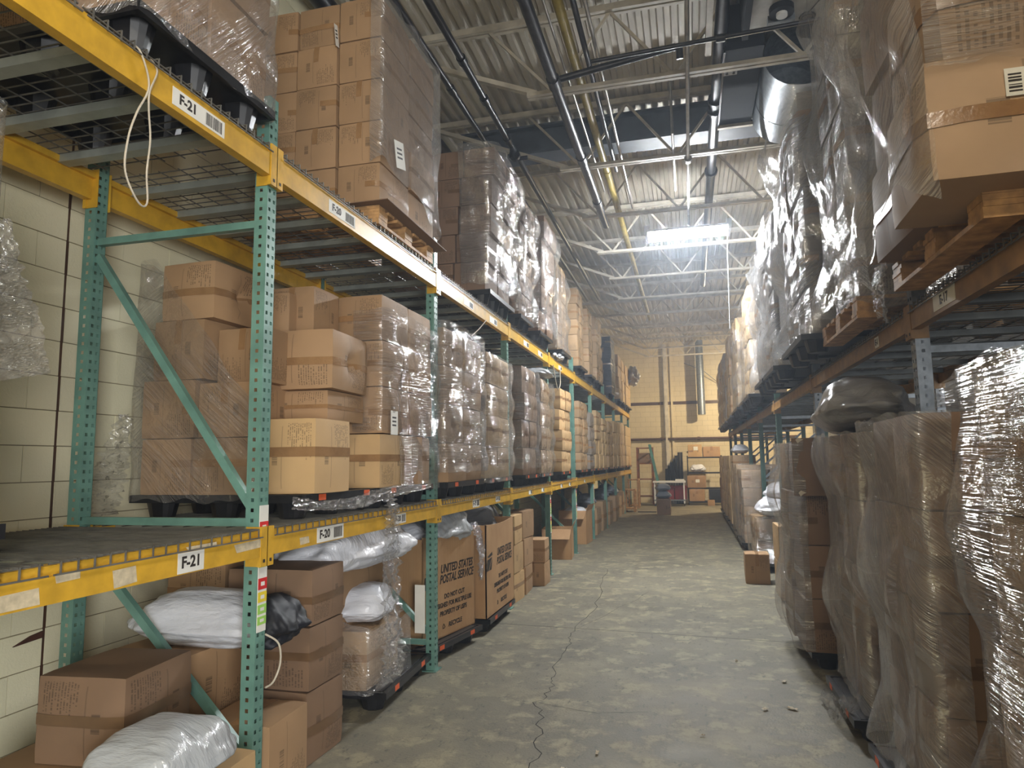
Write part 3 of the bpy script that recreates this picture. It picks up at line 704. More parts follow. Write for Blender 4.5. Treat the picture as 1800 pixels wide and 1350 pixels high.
def carton_mesh(kind, seed, N=6):
    f, g = bulge_fn(kind, seed); bm = bmesh.new(); uvl = bm.loops.layers.uv.new('UVMap')
    for n, u, v in AX:
        off = 2.0 if abs(n.z) > .5 else 0.0; grid = []
        for j in range(N + 1):
            row = []
            for i in range(N + 1):
                p = n * .5 + u * (i / N - .5) + v * (j / N - .5); q = g(p + n * f(p, n)) + Vector((0, 0, .5)); row.append(bm.verts.new(q))
            grid.append(row)
        for j in range(N):
            for i in range(N):
                fc = bm.faces.new((grid[j][i], grid[j][i + 1], grid[j + 1][i + 1], grid[j + 1][i])); fc.smooth = True
                for lp, (a, b) in zip(fc.loops, ((i, j), (i + 1, j), (i + 1, j + 1), (i, j + 1))): lp[uvl].uv = (a / N + off, b / N)
    bmesh.ops.remove_doubles(bm, verts=bm.verts, dist=.004)
    me = bpy.data.meshes.new('carton'); bm.to_mesh(me); bm.free(); me.set_sharp_from_angle(angle=math.radians(40)); return me
def tape_mesh(kind, seed, style, N=6):
    """one strip of packing tape that hugs the carton: 0 level band round three sides, 1 over the top and down the near face, 2 and 3 one side and a short lap on the near face"""
    f, g = bulge_fn(kind, seed); mb = MB(); hw = .065; zc = random.Random(seed + style).uniform(-.06, .06); X, Y, Z = Vector((1, 0, 0)), Vector((0, 1, 0)), Vector((0, 0, 1))
    lap = -.5 + random.Random(seed).uniform(.18, .4)
    runs = {0: [(-X, -Y, Z, -.5, .5), (-Y, X, Z, -.5, .5), (X, Y, Z, -.5, .5)], 1: [(-Y, Z, -X, .1, .5), (Z, Y, -X, -.5, .5), (Y, -Z, -X, -.5, -.3)],
            2: [(X, -Y, Z, -.5, .5), (-Y, -X, Z, -.5, lap)], 3: [(-X, -Y, Z, -.5, .5), (-Y, X, Z, -.5, lap)]}[style]
    first = True
    for n, u, v, a0, a1 in runs:
        for i in range(0 if first else 1, N + 1):
            for s in (-hw, hw):
                p = n * .5 + u * (a0 + (a1 - a0) * i / N) + v * ((zc if style != 1 else 0) + s); k = .006
                mb.v.append(tuple(g(p + n * f(p, n)) + n * k + (u * k if i == N else Vector()) + Z * .5))
        first = False
    for i in range(len(mb.v) // 2 - 1): mb.f.append((2 * i, 2 * i + 2, 2 * i + 3, 2 * i + 1))
    return mb.mesh('packing_tape', MAT['tape'], True, 40)
VAR = {}
for kind in (0, 1, 2):
    for sd in range(3): VAR[(kind, sd)] = (carton_mesh(kind, kind * 10 + sd), [tape_mesh(kind, kind * 10 + sd, s) for s in (0, 1, 2, 3)])
MATVAR = {}
def variant(kind, sd, mat):
    k = (kind, sd, mat)
    if k not in MATVAR:
        me = VAR[(kind, sd)][0].copy(); me.materials.clear(); me.materials.append(MAT[mat]); MATVAR[k] = me
    return MATVAR[k]
CART = []
def carton(x0, x1, y0, y1, z0, z1, label, mat='kraft', kind=0, rz=0.0, group=None, tape=None, tilt=0.0, keep=False):
    c = Vector(((x0 + x1) / 2, (y0 + y1) / 2, (z0 + z1) / 2)); d = (c - CAM).length
    CART.append(dict(c=c, s=(x1 - x0, y1 - y0, z1 - z0), label=label, mat=mat, kind=kind, rz=rz, group=group, tape=tape, tilt=tilt, size=1e9 if keep else (z1 - z0) * max(x1 - x0, .7 * (y1 - y0)) / d ** 2, sd=random.randrange(3), tp=random.choice((2, 2, 1, 0) if (x0 + x1) < 0 else (3, 3, 1, 0)), z0=z0))
def load(side, xf, y0, y1, z0, rows, h, nx, ny, depth, desc, mat='kraft', kind=1, group=None, jit=.012, lean=0.0, mats=None, kindf=None):
    cw, cy = depth, (y1 - y0) / ny
    for i in range(nx):
        for j in range(ny):
            if i and j: continue
            for r in range(rows):
                jx, jy = random.uniform(-jit, jit) * (1.8 if kind == 2 else 1), random.uniform(-jit / 2, jit / 2)
                xs = xf - side * (i * cw) + jx + side * lean * r * h; xe = xs - side * (cw - .012)
                colname = ('aisle-corner column' if j == 0 else 'far aisle column') if i == 0 and ny > 1 else ('aisle column' if i == 0 else f'{ORD[i]} column in')
                lab = f'{ORD[r]}-layer carton, {colname}, {desc}'
                carton(min(xs, xe), max(xs, xe), y0 + j * cy + jy + .004, y0 + (j + 1) * cy + jy - .008, z0 + r * h, z0 + (r + 1) * h - .004, lab, (mats or [mat])[(r + j) % len(mats or [mat])], kindf(r, i, j) if kindf else kind, random.uniform(-.012, .012), group or desc)

# ------------------------------------------------------------------ stretch film
def film_sheet(name, label, path, z0, z1, mat, ns=48, nt=40, amp=.03, seed=0, ragged=.03, group=None, rows=None, sag=None, cat='stretch film'):
    """film pulled round a load: path = plan polyline; z0/z1 numbers or functions of the fraction along it"""
    P = [Vector(p) for p in path]; L = [0]
    for a, b in zip(P, P[1:]): L.append(L[-1] + (b - a).length)
    def at(s):
        d = s * L[-1]
        for i in range(len(P) - 1):
            if d <= L[i + 1] or i == len(P) - 2:
                t = (d - L[i]) / (L[i + 1] - L[i]); p = P[i].lerp(P[i + 1], t); q = (P[i + 1] - P[i]).normalized(); return p, Vector((q.y, -q.x))
    Z0 = z0 if callable(z0) else (lambda s: z0); Z1 = z1 if callable(z1) else (lambda s: z1)
    mb = MB(); mb.uv = []
    for j in range(nt + 1):
        for i in range(ns + 1):
            s = i / ns; p, n = at(s)
            a, _ = at(max(0, s - .02)); b, _ = at(min(1, s + .02)); q = (b - a).normalized(); n = Vector((q.y, -q.x))
            lo = Z0(s) + ragged * NZ.noise((s * 9, seed, 1)); hi = Z1(s) + ragged * NZ.noise((s * 9, seed, 7)); t = j / nt; z = lo + (hi - lo) * t
            d = amp * (.55 + .9 * NZ.noise((s * L[-1] * 2.3, z * 2.1, seed)) + .45 * NZ.noise((s * L[-1] * 6 + z * 3, z * 5, seed + 3)))
            if rows: d += rows[2] * (abs(math.sin(math.pi * (z - rows[0]) / rows[1])) ** .7) * (1 if .18 < s < .9 else .3)
            if sag: d += sag(s, t)
            v = p + n * max(0.0, d); mb.v.append((v.x, v.y, z)); mb.uv.append((s * L[-1], z))
    W = ns + 1
    for j in range(nt):
        for i in range(ns): mb.f.append((j * W + i, j * W + i + 1, (j + 1) * W + i + 1, (j + 1) * W + i))
    o = mb.build(name, MAT[mat], smooth=True, sharp=None)
    return tag(o, label, cat, group)
def film_tail(label, pts, widths, seed, mat='film crumpled', n=60, m=14, crumple=.03, wdir=(0, 1, 0)):
    """a loose crumpled strip of film hanging along pts"""
    pts = [Vector(p) for p in pts]; W = Vector(wdir).normalized(); mb = MB(); mb.uv = []
    for i in range(n + 1):
        t = i / n * (len(pts) - 1); k = min(int(t), len(pts) - 2); p = pts[k].lerp(pts[k + 1], t - k); wd = widths[k] + (widths[k + 1] - widths[k]) * (t - k)
        D = (pts[k + 1] - pts[k]).normalized(); N_ = D.cross(W).normalized()
        for j in range(m + 1):
            s = j / m - .5; q = p + W * (s * wd) + N_ * (crumple * (NZ.noise((t * 7, s * 6, seed)) + .6 * NZ.noise((t * 16, s * 14, seed + 5)))) + W * (crumple * .5 * NZ.noise((t * 9, s * 3, seed + 9)))
            mb.v.append(tuple(q)); mb.uv.append((s * wd, i * .02))
    for i in range(n):
        for j in range(m): a = i * (m + 1) + j; mb.f.append((a, a + 1, a + m + 2, a + m + 1))
    return tag(mb.build('loose_film', MAT[mat], smooth=True, sharp=None), label, 'stretch film')

# ------------------------------------------------------------------ poly bags
def bag(x, y, z, dx, dy, dz, label, mat='poly bag white', rz=0, seed=0, flat=.6, group=None, wr=.05, name='poly_bag'):
    """filled plastic mailer: flattened pillow with pinched ends and wrinkles; z = underside"""
    bm = bmesh.new(); bmesh.ops.create_icosphere(bm, subdivisions=5, radius=1)
    for v in bm.verts:
        p = v.co.copy(); sx = (abs(p.x) ** flat) * (1 if p.x > 0 else -1); sy = (abs(p.y) ** flat) * (1 if p.y > 0 else -1)
        th = (1 - min(1, max(abs(sx), abs(sy))) ** 4) * .75 + .25
        q = Vector((sx, sy, p.z * th)); n = NZ.noise((q.x * 2 + seed, q.y * 2, q.z * 2)); n2 = NZ.noise((q.x * 2.2 + q.y * 4 + seed, q.y * 7 - q.x * 3, q.z * 4 + seed)); n3 = NZ.noise((q.x * 11 + seed, q.y * 9, q.z * 8))
        q *= 1 + wr * n * 2 + wr * n2 * .8 + wr * .25 * n3
        if q.z < 0: q.z *= .55
        v.co = Vector((q.x * dx / 2, q.y * dy / 2, q.z * dz * .62))
    zm = min(v.co.z for v in bm.verts)
    for v in bm.verts: v.co.z -= zm
    me = bpy.data.meshes.new(name); bm.to_mesh(me); bm.free(); me.polygons.foreach_set('use_smooth', [True] * len(me.polygons)); me.materials.append(MAT[mat])
    o = put(name, me, None, (x, y, z), (0, 0, rz)); return tag(o, label, 'bag', group)

# ================================================================== LOADS ON THE YELLOW-BEAM RACK
ZL, ZU = 1.39, 3.396          # deck tops
ZLc, ZUc = ZL + .142, ZU + .142
# --- lower shelf, near end: load at the very left edge
pallet(-2.66, 1.2, ZL, 'black pallet at the near end of the lower yellow shelf, cut by the frame')
load(1, -2.14, .76, 1.63, ZLc, 4, .335, 2, 2, .45, 'load at the near end of the lower yellow shelf', 'kraft', 1)
film_sheet('stretch_film', 'film round the load at the near end of the lower shelf', [(-2.12, .72), (-2.12, 1.64), (-2.17, 1.665), (-2.6, 1.665)], 1.55, 2.9, 'film level', 36, 30, .02, 91)
film_tail('loose film tail hanging from the near load against the block wall', [(-2.16, 1.70, 2.52), (-2.13, 1.71, 2.34), (-2.10, 1.72, 2.18), (-2.08, 1.72, 1.99)], [.04, .08, .16, .22], 3, wdir=(1, .15, .12), crumple=.02)
# --- lower shelf, bay of the first post: load A (loosely wrapped, half unpacked)
pallet(-2.72, 4.0, ZL, 'black pallet on the lower shelf under the loosely wrapped load')
gA = 'loosely wrapped load behind the first teal post'
yA = 3.5
carton(-3.24, -2.885, yA, yA + .42, 1.532, 1.868, 'bottom carton nearest the wall in the load behind the first teal post', 'kraft', 0, 0, gA)
carton(-2.87, -2.49, yA, yA + .42, 1.532, 1.868, 'bottom carton at the diagonal brace foot behind the first teal post', 'kraft', 0, 0, gA)
carton(-3.25, -2.88, yA, yA + .42, 1.87, 2.225, 'second-layer carton nearest the wall behind the first teal post', 'kraft', 0, .02, gA)
carton(-2.86, -2.49, yA + .02, yA + .44, 1.87, 2.20, 'second-layer carton under slack shiny film behind the first teal post', 'kraft', 0, 0, gA)
carton(-3.20, -2.83, yA + .02, yA + .44, 2.227, 2.60, 'third-layer carton nearest the wall under the tall top carton', 'kraft', 0, -.03, gA)
carton(-2.80, -2.45, yA + .1, yA + .5, 2.202, 2.54, 'third-layer carton half hidden by film right of the diagonal brace', 'kraft', 1, 0, gA)
carton(-3.16, -2.77, yA + .03, yA + .55, 2.602, 2.965, 'topmost carton with glossy bands and bulged side behind the diagonal brace', 'kraft', 2, -.04, gA, tape=0)
carton(-2.78, -2.44, 4.10, 4.44, 2.56, 2.92, 'pale carton behind the glossy topmost carton, touching the first teal post', 'kraft', 0, 0, gA)
carton(-2.90, -2.47, 4.10, 4.44, 2.19, 2.555, 'carton below the pale one, showing beside the first teal post', 'kraft', 0, 0, gA)
carton(-3.28, -2.92, 4.02, 4.44, 1.9, 2.62, 'tall carton hidden deep in the load behind the first teal post', 'kraft', 0, 0, gA)
carton(-2.475, -2.105, 3.58, 4.0, 1.532, 1.975, 'large clean carton with shiny tape at the shelf edge past first post', 'kraft tan', 0, 0, gA, tape=0)
carton(-2.62, -2.20, 3.86, 4.38, 1.98, 2.17, 'low carton between the clean carton and the bulging carton', 'kraft', 0, .03, gA)
carton(-2.62, -2.16, 3.82, 4.36, 2.175, 2.555, 'bulging tilted carton banded with tape past the first teal post', 'kraft', 2, .06, gA, tape=0)
carton(-2.84, -2.58, 4.0, 4.42, 2.56, 2.86, 'small leaning carton next to first teal post at the top of load', 'kraft', 1, .05, gA)
film_sheet('stretch_film', 'slack clear film slanting over the load behind the first teal post', [(-3.30, 3.80), (-3.29, 3.485), (-3.25, 3.46), (-2.45, 3.465), (-2.42, 3.50)],
           lambda s: 1.50, lambda s: 2.98 if s < .38 else 2.98 - (s - .38) / .62 * .98, 'film falling', 54, 46, .022, 7)
film_tail('crumpled film bunched low against the wall beside the load', [(-3.30, 3.42, 2.02), (-3.33, 3.40, 1.80), (-3.36, 3.36, 1.6), (-3.36, 3.3, 1.42)], [.08, .2, .28, .30], 12, wdir=(1, 0, .05), crumple=.05)
film_tail('twisted film rope drooping along the lower pallets past first post', [(-2.07, 3.3, 1.5), (-2.06, 3.6, 1.465), (-2.05, 4.0, 1.46), (-2.05, 4.4, 1.5), (-2.06, 5.3, 1.53)], [.07, .05, .08, .09, .06], 21, wdir=(0, .1, 1), crumple=.02)
film_tail('long crumpled film strip hanging from the lower shelf to the floor pallet', [(-2.04, 4.47, 1.49), (-2.02, 4.48, 1.38), (-2.03, 4.5, 1.2), (-2.05, 4.52, .9), (-2.04, 4.54, .55), (-2.06, 4.58, .32), (-2.10, 4.62, .2)], [.12, .16, .24, .27, .27, .36, .46], 5, n=90, m=20, crumple=.05)
# --- load B
gB = 'load before the second teal post on the lower shelf'
pallet(-2.68, 4.93, ZL, 'black pallet on the lower shelf just before the second teal post')
load(1, -2.10, 4.45, 5.42, ZLc + .385, 3, .335, 3, 2, .36, gB, 'kraft', 1, gB)
carton(-2.56, -2.10, 4.43, 4.86, ZLc, ZLc + .38, 'bottom carton with its end flap bent open before the second teal post', 'kraft tan', 0, 0, gB, keep=True)
carton(-2.52, -2.11, 4.90, 5.40, ZLc, ZLc + .38, 'bottom carton behind shiny film before the second teal post', 'kraft', 2, 0, gB)
carton(-2.95, -2.57, 4.45, 4.9, ZLc, ZLc + .38, 'inner bottom carton with print beside the open-flap carton', 'kraft', 0, 0, gB)
# the bent flap
fp = MB(); pr = [(-2.105, 4.86), (-2.06, 4.90), (-2.035, 4.97), (-2.035, 5.05)]
for i, (x, y) in enumerate(pr): fp.v += [(x, y, ZLc + .01), (x, y, ZLc + .372), (x - .004, y, ZLc + .372), (x - .004, y, ZLc + .01)]
for i in range(3):
    for q in range(4): a = i * 4; fp.f.append((a + q, a + (q + 1) % 4, a + 4 + (q + 1) % 4, a + 4 + q))
fp.f += [(0, 3, 2, 1), (12, 13, 14, 15)]
tag(fp.build('carton_flap', MAT['kraft']), 'loose cardboard flap standing out at the shelf edge before second teal post', 'cardboard flap')
film_sheet('stretch_film', 'shiny tight film over the load before the second teal post', [(-2.30, 4.42), (-2.085, 4.42), (-2.075, 4.45), (-2.075, 5.42), (-2.1, 5.46), (-2.4, 5.46)], lambda s: 1.93 if s < .3 else 1.5 , 2.80, 'film level', 60, 60, .035, 33, rows=(ZLc + .385, .335, .03))
def note(x, y, z, w_, h, label, ry=0): 
    o = tag(MB().box(0, .001, -w_ / 2, w_ / 2, -h / 2, h / 2).build('paper_note', MAT['white label'], None, (x, y, z)), label, 'paper note')
    mb = MB()
    for k in range(3): mb.box(.001, .0016, -w_ * .3, w_ * .25, h * (.18 - k * .16), h * (.25 - k * .16))
    mb.build('print_lines', MAT['ink'], o); o.rotation_euler = (ry, 0, 0); return o
note(-2.033, 4.52, 1.99, .12, .17, 'white paper note on film before the second teal post')
# --- further loads on the lower shelf
LOW = [(5.66, 6.72, 4, .345, -2.06, 'kraft', 2, .035), (6.86, 7.82, 4, .335, -2.05, 'kraft tan', 2, .03), (8.55, 9.35, 4, .355, -2.06, 'kraft dark', 2, .03), (9.55, 10.3, 4, .34, -2.05, 'kraft wrapped', 2, .03),
       (11.1, 12.05, 4, .345, -2.04, 'kraft tan', 2, 0), (13.1, 14.1, 4, .335, -2.05, 'kraft wrapped', 2, 0), (14.45, 15.2, 4, .30, -2.04, 'kraft grey wrapped', 2, 0),
       (15.5, 16.5, 4, .33, -2.05, 'kraft tan wrapped', 2, 0), (16.7, 17.6, 4, .30, -2.05, 'kraft tan wrapped', 2, 0), (18.0, 19, 4, .3, -2.05, 'kraft wrapped', 2, 0), (19.2, 20.1, 4, .32, -2.05, 'kraft tan wrapped', 2, 0), (20.45, 21.45, 4, .33, -2.05, 'kraft tan wrapped', 1, 0), (21.6, 22.5, 4, .34, -2.05, 'kraft wrapped', 1, 0), (22.9, 24.9, 4, .33, -2.05, 'kraft tan wrapped', 1, 0)]
for i, (y0, y1, rows, h, xf, mt, kd, fa) in enumerate(LOW):
    post_i = max(k for k, y in enumerate(LY) if y <= y0); which = 'first' if (y0 - LY[post_i]) < .9 else 'second'
    ds = f'{which} load past the {ORD[post_i-1]} teal post, lower shelf'
    load(1, xf, y0, y1, ZLc, rows, h, 2 if i < 5 else 1, 2, .46, ds, mt, kd)
    pallet(-2.63, (y0 + y1) / 2, ZL, f'black pallet under the {ds}', sy=(y1 - y0) / 1.0)
    if fa: film_sheet('stretch_film', f'film wrapped round the {ds}', [(-2.4, y0 - .02), (xf + .01, y0 - .03), (xf + .02, y0), (xf + .025, y1), (xf - .03, y1 + .03)], lambda s, i=i: 1.5 if i % 2 else 1.62, lambda s, h=h, rows=rows, i=i: ZLc + rows * h - (.02 if i else -.04), 'film silver' if i < 2 else 'film level', 54, 56, fa * .8, 40 + i, rows=(ZLc, h, .05))
bag(-2.25, 6.55, ZLc + 4 * .345, .28, .35, .12, 'loose puff of film on top of the load past second teal post', 'poly bag clear', .2, 61, name='film_bundle')
bag(-2.2, 10.0, ZLc + 4 * .35, .5, .7, .16, 'clear bag on top of the second load past the third teal post', 'poly bag clear', .1, 62)

# --- upper shelf
g0 = 'load on the upper shelf before the first teal post'
pallet(-2.62, 2.53, ZU, 'black pallet overhanging the upper shelf before the first teal post', sy=.92)
load(1, -2.07, 2.10, 2.98, ZUc, 3, .42, 3, 2, .38, g0, 'kraft', 1, g0)
pallet(-2.66, 1.2, ZU, 'black pallet on the upper shelf at the near end'); load(1, -2.12, .76, 1.7, ZUc, 3, .36, 2, 2, .5, 'load on the upper shelf at the near end', 'kraft', 1)
film_sheet('stretch_film', 'clear film round the upper load before the first teal post', [(-2.4, 2.07), (-2.055, 2.065), (-2.04, 2.09), (-2.04, 2.98), (-2.07, 3.02), (-2.3, 3.02)], 3.5, 4.8, 'film rising', 50, 40, .03, 51)
g1 = 'tall load past the first teal post, upper shelf'
wood = wood_pallet(-2.62, 4.85, ZU, 'wooden pallet under the tall load past the first teal post', 1.1, 1.06); wood['group'] = 'wooden pallets on the yellow beams'
load(1, -2.07, 4.32, 5.40, ZU + .14, 5, .322, 3, 2, .345, g1, 'kraft', 0, g1, kindf=lambda r, i, j: 1 if r == 0 and i == 0 else 0)
film_sheet('stretch_film', 'glittering film over the aisle side of the tall load past first post', [(-2.12, 4.285), (-2.045, 4.29), (-2.04, 4.32), (-2.03, 5.40), (-2.08, 5.44), (-2.4, 5.44)], lambda s: 3.83 + .03 * math.sin(s * 20) if s < .3 else 3.83 - (s - .3) * .4, 5.16, 'film falling milky', 60, 56, .04, 52, ragged=.05)
note(-2.0, 4.52, 3.98, .17, .2, 'white shipping note on the tall load past the first teal post', .25)
note(-2.02, 4.3, 4.75, .05, .16, 'white tag hanging between the tall cartons past first post', .2).location = (-2.41, 4.29, 4.86)
tag(MB().poly([(-2.5, 4.25, ZU + .142), (-1.97, 4.25, ZU + .142), (-1.99, 5.5, ZU + .142), (-2.5, 5.5, ZU + .142)], (0, 0, .006)).build('slip_sheet', MAT['kraft dark']), 'cardboard slip sheet jutting out under the tall load past first post', 'cardboard sheet')
g2 = 'leaning load past the second teal post, upper shelf'
pallet(-2.58, 7.38, ZU, 'black pallet under the leaning load past the second teal post', sy=1.05)
load(1, -2.04, 6.86, 7.88, ZUc, 5, .318, 3, 2, .36, g2, 'kraft dark', 0, g2, lean=.085, kindf=lambda r, i, j: 2 if i == 0 and j else 0)
film_sheet('stretch_film', 'bright rippled film on the leaning load past the second teal post', [(-2.3, 6.84), (-2.01, 6.84), (-1.975, 6.87), (-1.965, 7.9), (-2.0, 7.93)], 3.6, 5.14, 'film silver', 50, 56, .05, 53, sag=lambda s, t: .09 * t + .035 * math.sin(t * 17) * (1 if s > .4 else 0))
UP = [(8.15, 8.85, 5, .30, -2.0, 'kraft dark', 2, .05, .05), (9.3, 10.2, 5, .335, -1.98, 'kraft dark', 2, .05, .06), (11.0, 11.9, 5, .305, -2.05, 'kraft wrapped', 1, .03, 0),
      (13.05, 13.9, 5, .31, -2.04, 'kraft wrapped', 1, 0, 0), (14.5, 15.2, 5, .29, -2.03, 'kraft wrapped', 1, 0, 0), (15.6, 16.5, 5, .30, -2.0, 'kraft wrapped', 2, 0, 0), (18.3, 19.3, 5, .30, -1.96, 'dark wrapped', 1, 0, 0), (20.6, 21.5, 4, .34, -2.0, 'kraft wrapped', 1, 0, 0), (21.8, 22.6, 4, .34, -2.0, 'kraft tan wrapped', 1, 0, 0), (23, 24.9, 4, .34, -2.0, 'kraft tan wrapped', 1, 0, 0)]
for i, (y0, y1, rows, h, xf, mt, kd, fa, ln) in enumerate(UP):
    post_i = max(k for k, y in enumerate(LY) if y <= y0); which = 'first' if (y0 - LY[post_i]) < .9 else 'second'
    ds = f'{which} load past the {ORD[post_i-1]} teal post, upper shelf'
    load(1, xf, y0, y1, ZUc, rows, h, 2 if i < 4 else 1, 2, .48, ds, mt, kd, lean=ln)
    pallet(-2.56, (y0 + y1) / 2, ZU, f'black pallet under the {ds}', sy=(y1 - y0) / 1.0)
    if fa: film_sheet('stretch_film', f'film wrapped round the {ds}', [(-2.25, y0 - .02), (xf + .0, y0 - .03), (xf + .03, y0), (xf + .035, y1), (xf - .02, y1 + .03)], 3.56, ZUc + rows * h - .12, 'film silver', 44, 50, fa, 70 + i, sag=lambda s, t, ln=ln: 1.4 * ln * t + .04 * math.sin(t * 15 + i) * (1 if s > .35 else 0))
bag(-1.85, 24.3, ZUc + .75, .4, .7, .7, 'clump of film and cardboard sagging off the last upper load', 'poly bag grey', .3, 66, wr=.14, name='film_bundle')

# twine loops
def twine(name, label, pts, r=.005):
    return tag(MB().tube(pts, r, 6).build(name, MAT['twine'], smooth=True), label, 'twine')
def smooth_pts(p, k=6):
    p = [Vector(q) for q in p]; out = []
    for i in range(len(p) - 1):
        a, b, c, d = p[max(i - 1, 0)], p[i], p[i + 1], p[min(i + 2, len(p) - 1)]
        for q in range(k):
            t = q / k; out.append(.5 * ((2 * b) + (c - a) * t + (2 * a - 5 * b + 4 * c - d) * t * t + (3 * b - a - 3 * c + d) * t ** 3))
    return out + [p[-1]]
twine('twine_loop', 'white strapping twine looped over the upper beam before the first post', smooth_pts([(-2.12, 2.13, 3.40), (-2.075, 2.14, 3.36), (-2.07, 2.185, 3.24), (-2.07, 2.13, 3.10), (-2.07, 2.095, 2.98), (-2.07, 2.088, 2.84), (-2.07, 2.16, 2.74), (-2.08, 2.215, 2.76), (-2.075, 2.20, 2.88), (-2.07, 2.205, 3.02), (-2.07, 2.19, 3.14), (-2.07, 2.19, 3.22), (-2.075, 2.23, 3.33), (-2.12, 2.24, 3.40)]), .004)
twine('twine_loop', 'thin twine loop hanging low on the first teal post', smooth_pts([(-2.10, 3.13, .86), (-2.07, 3.2, .80), (-2.07, 3.22, .70), (-2.08, 3.18, .62), (-2.10, 3.14, .60)]), .005)
twine('twine_loop', 'twine tail hanging under upper beam past the second post', smooth_pts([(-2.08, 7.0, 3.23), (-2.1, 6.8, 3.1), (-2.12, 6.6, 2.99)]), .006)
twine('twine_loop', 'twine loop hanging under upper beam past the fourth post', smooth_pts([(-2.07, 10.7, 3.24), (-2.07, 10.9, 3.0), (-2.07, 11.1, 2.88), (-2.07, 11.3, 3.0), (-2.07, 11.3, 3.24)]), .008)
bag(-2.07, 11.15, ZU - .02, .14, .4, .12, 'knot of white film caught on upper beam past the fourth post', 'white poly', 0, 71, wr=.2, name='film_knot')

# ================================================================== FLOOR LEVEL, YELLOW-BEAM RACK
gF = 'cartons on the floor by the first teal post'
carton(-3.0, -2.38, 2.42, 2.98, 0, .44, 'bottom floor carton under the big banded carton', 'kraft', 0, .05, gF)
carton(-2.80, -2.38, 2.50, 2.96, .445, .81, 'big banded carton in front of the block wall', 'kraft dark', 1, .10, gF, tape=0, keep=True)  # darker board stands in for the weaker light down here
carton(-3.05, -2.52, 3.18, 3.66, 0, .33, 'low floor carton behind the diagonal brace', 'kraft', 0, 0, gF)
carton(-3.08, -2.56, 3.20, 3.64, .335, .72, 'carton under the torn white bag, behind the brace', 'kraft', 0, -.06, gF, tape=1)
carton(-2.5, -2.10, 3.17, 3.55, 0, .40, 'floor carton just past the first teal post foot', 'kraft', 0, .04, gF, tape=1)
carton(-2.34, -1.94, 2.16, 2.86, 0, .43, 'floor carton under the clear bag, at the first post', 'kraft tan', 0, .03, gF, tape=1)
bag(-2.10, 2.44, .435, .48, .56, .26, 'clear plastic bag lying on the nearest floor carton', 'poly bag clear', .1, 11, wr=.04)
b = bag(-2.62, 3.42, .725, .98, .5, .30, 'torn white poly bag on floor cartons behind the brace', 'poly bag white', -.05, 23, wr=.05)
d_ = bag(0.30, .0, .0, .46, .40, .27, None, 'black fabric', .1, 29, wr=.09, name='dark_contents'); d_.parent = b
for k in list(d_.keys()): del d_[k]
for i, (z0, z1, kd) in enumerate(((.0, .405, 0), (.41, .765, 0), (.77, 1.09, 0))):
    carton(-2.72, -2.165, 3.66, 4.06, z0, z1, f'carton past the first teal post, {["bottom", "middle", "top"][i]} of its floor stack', 'kraft dark', kd, .03 * (i - 1), gF, tape=0)  # front stack in darker board too, dim light painted into it
    carton(-3.27, -2.83, 3.80, 4.22, z0, z1, f'carton against the wall past the first post, {["bottom", "middle", "top"][i]} of stack', 'kraft', 0, -.02 * i, gF, tape=0)
carton(-3.25, -2.9, 4.32, 5.42, 0, .52, 'long lower carton along the wall behind the floor pallet', 'kraft', 0, 0, gF)
carton(-3.2, -2.45, 4.32, 5.44, .525, .95, 'long upper carton along the wall under the white bag', 'kraft', 0, 0, gF, tape=1)
bag(-2.42, 4.58, .955, .66, 1.12, .36, 'large wrinkled white poly bag under the lower yellow beam', 'poly bag white', -.12, 35, wr=.07)
pallet(-2.70, 4.98, 0, 'black floor pallet with the film-wrapped carton, before second post', .06)
carton(-2.72, -2.24, 4.50, 5.10, .142, .54, 'film-wrapped carton on the floor pallet before second teal post', 'kraft wrapped', 0, .05, gF, keep=True)
bag(-2.42, 4.84, .545, .46, .56, .27, 'white pillow bag on the film-wrapped carton', 'poly bag white', .3, 47, wr=.05)
film_sheet('stretch_film', 'crinkled film round the carton on the floor pallet', [(-2.78, 4.46), (-2.2, 4.47), (-2.17, 4.5), (-2.16, 5.1)], .13, lambda s: .70 - .25 * s if s < .5 else .56, 'film crumpled', 40, 24, .02, 95)

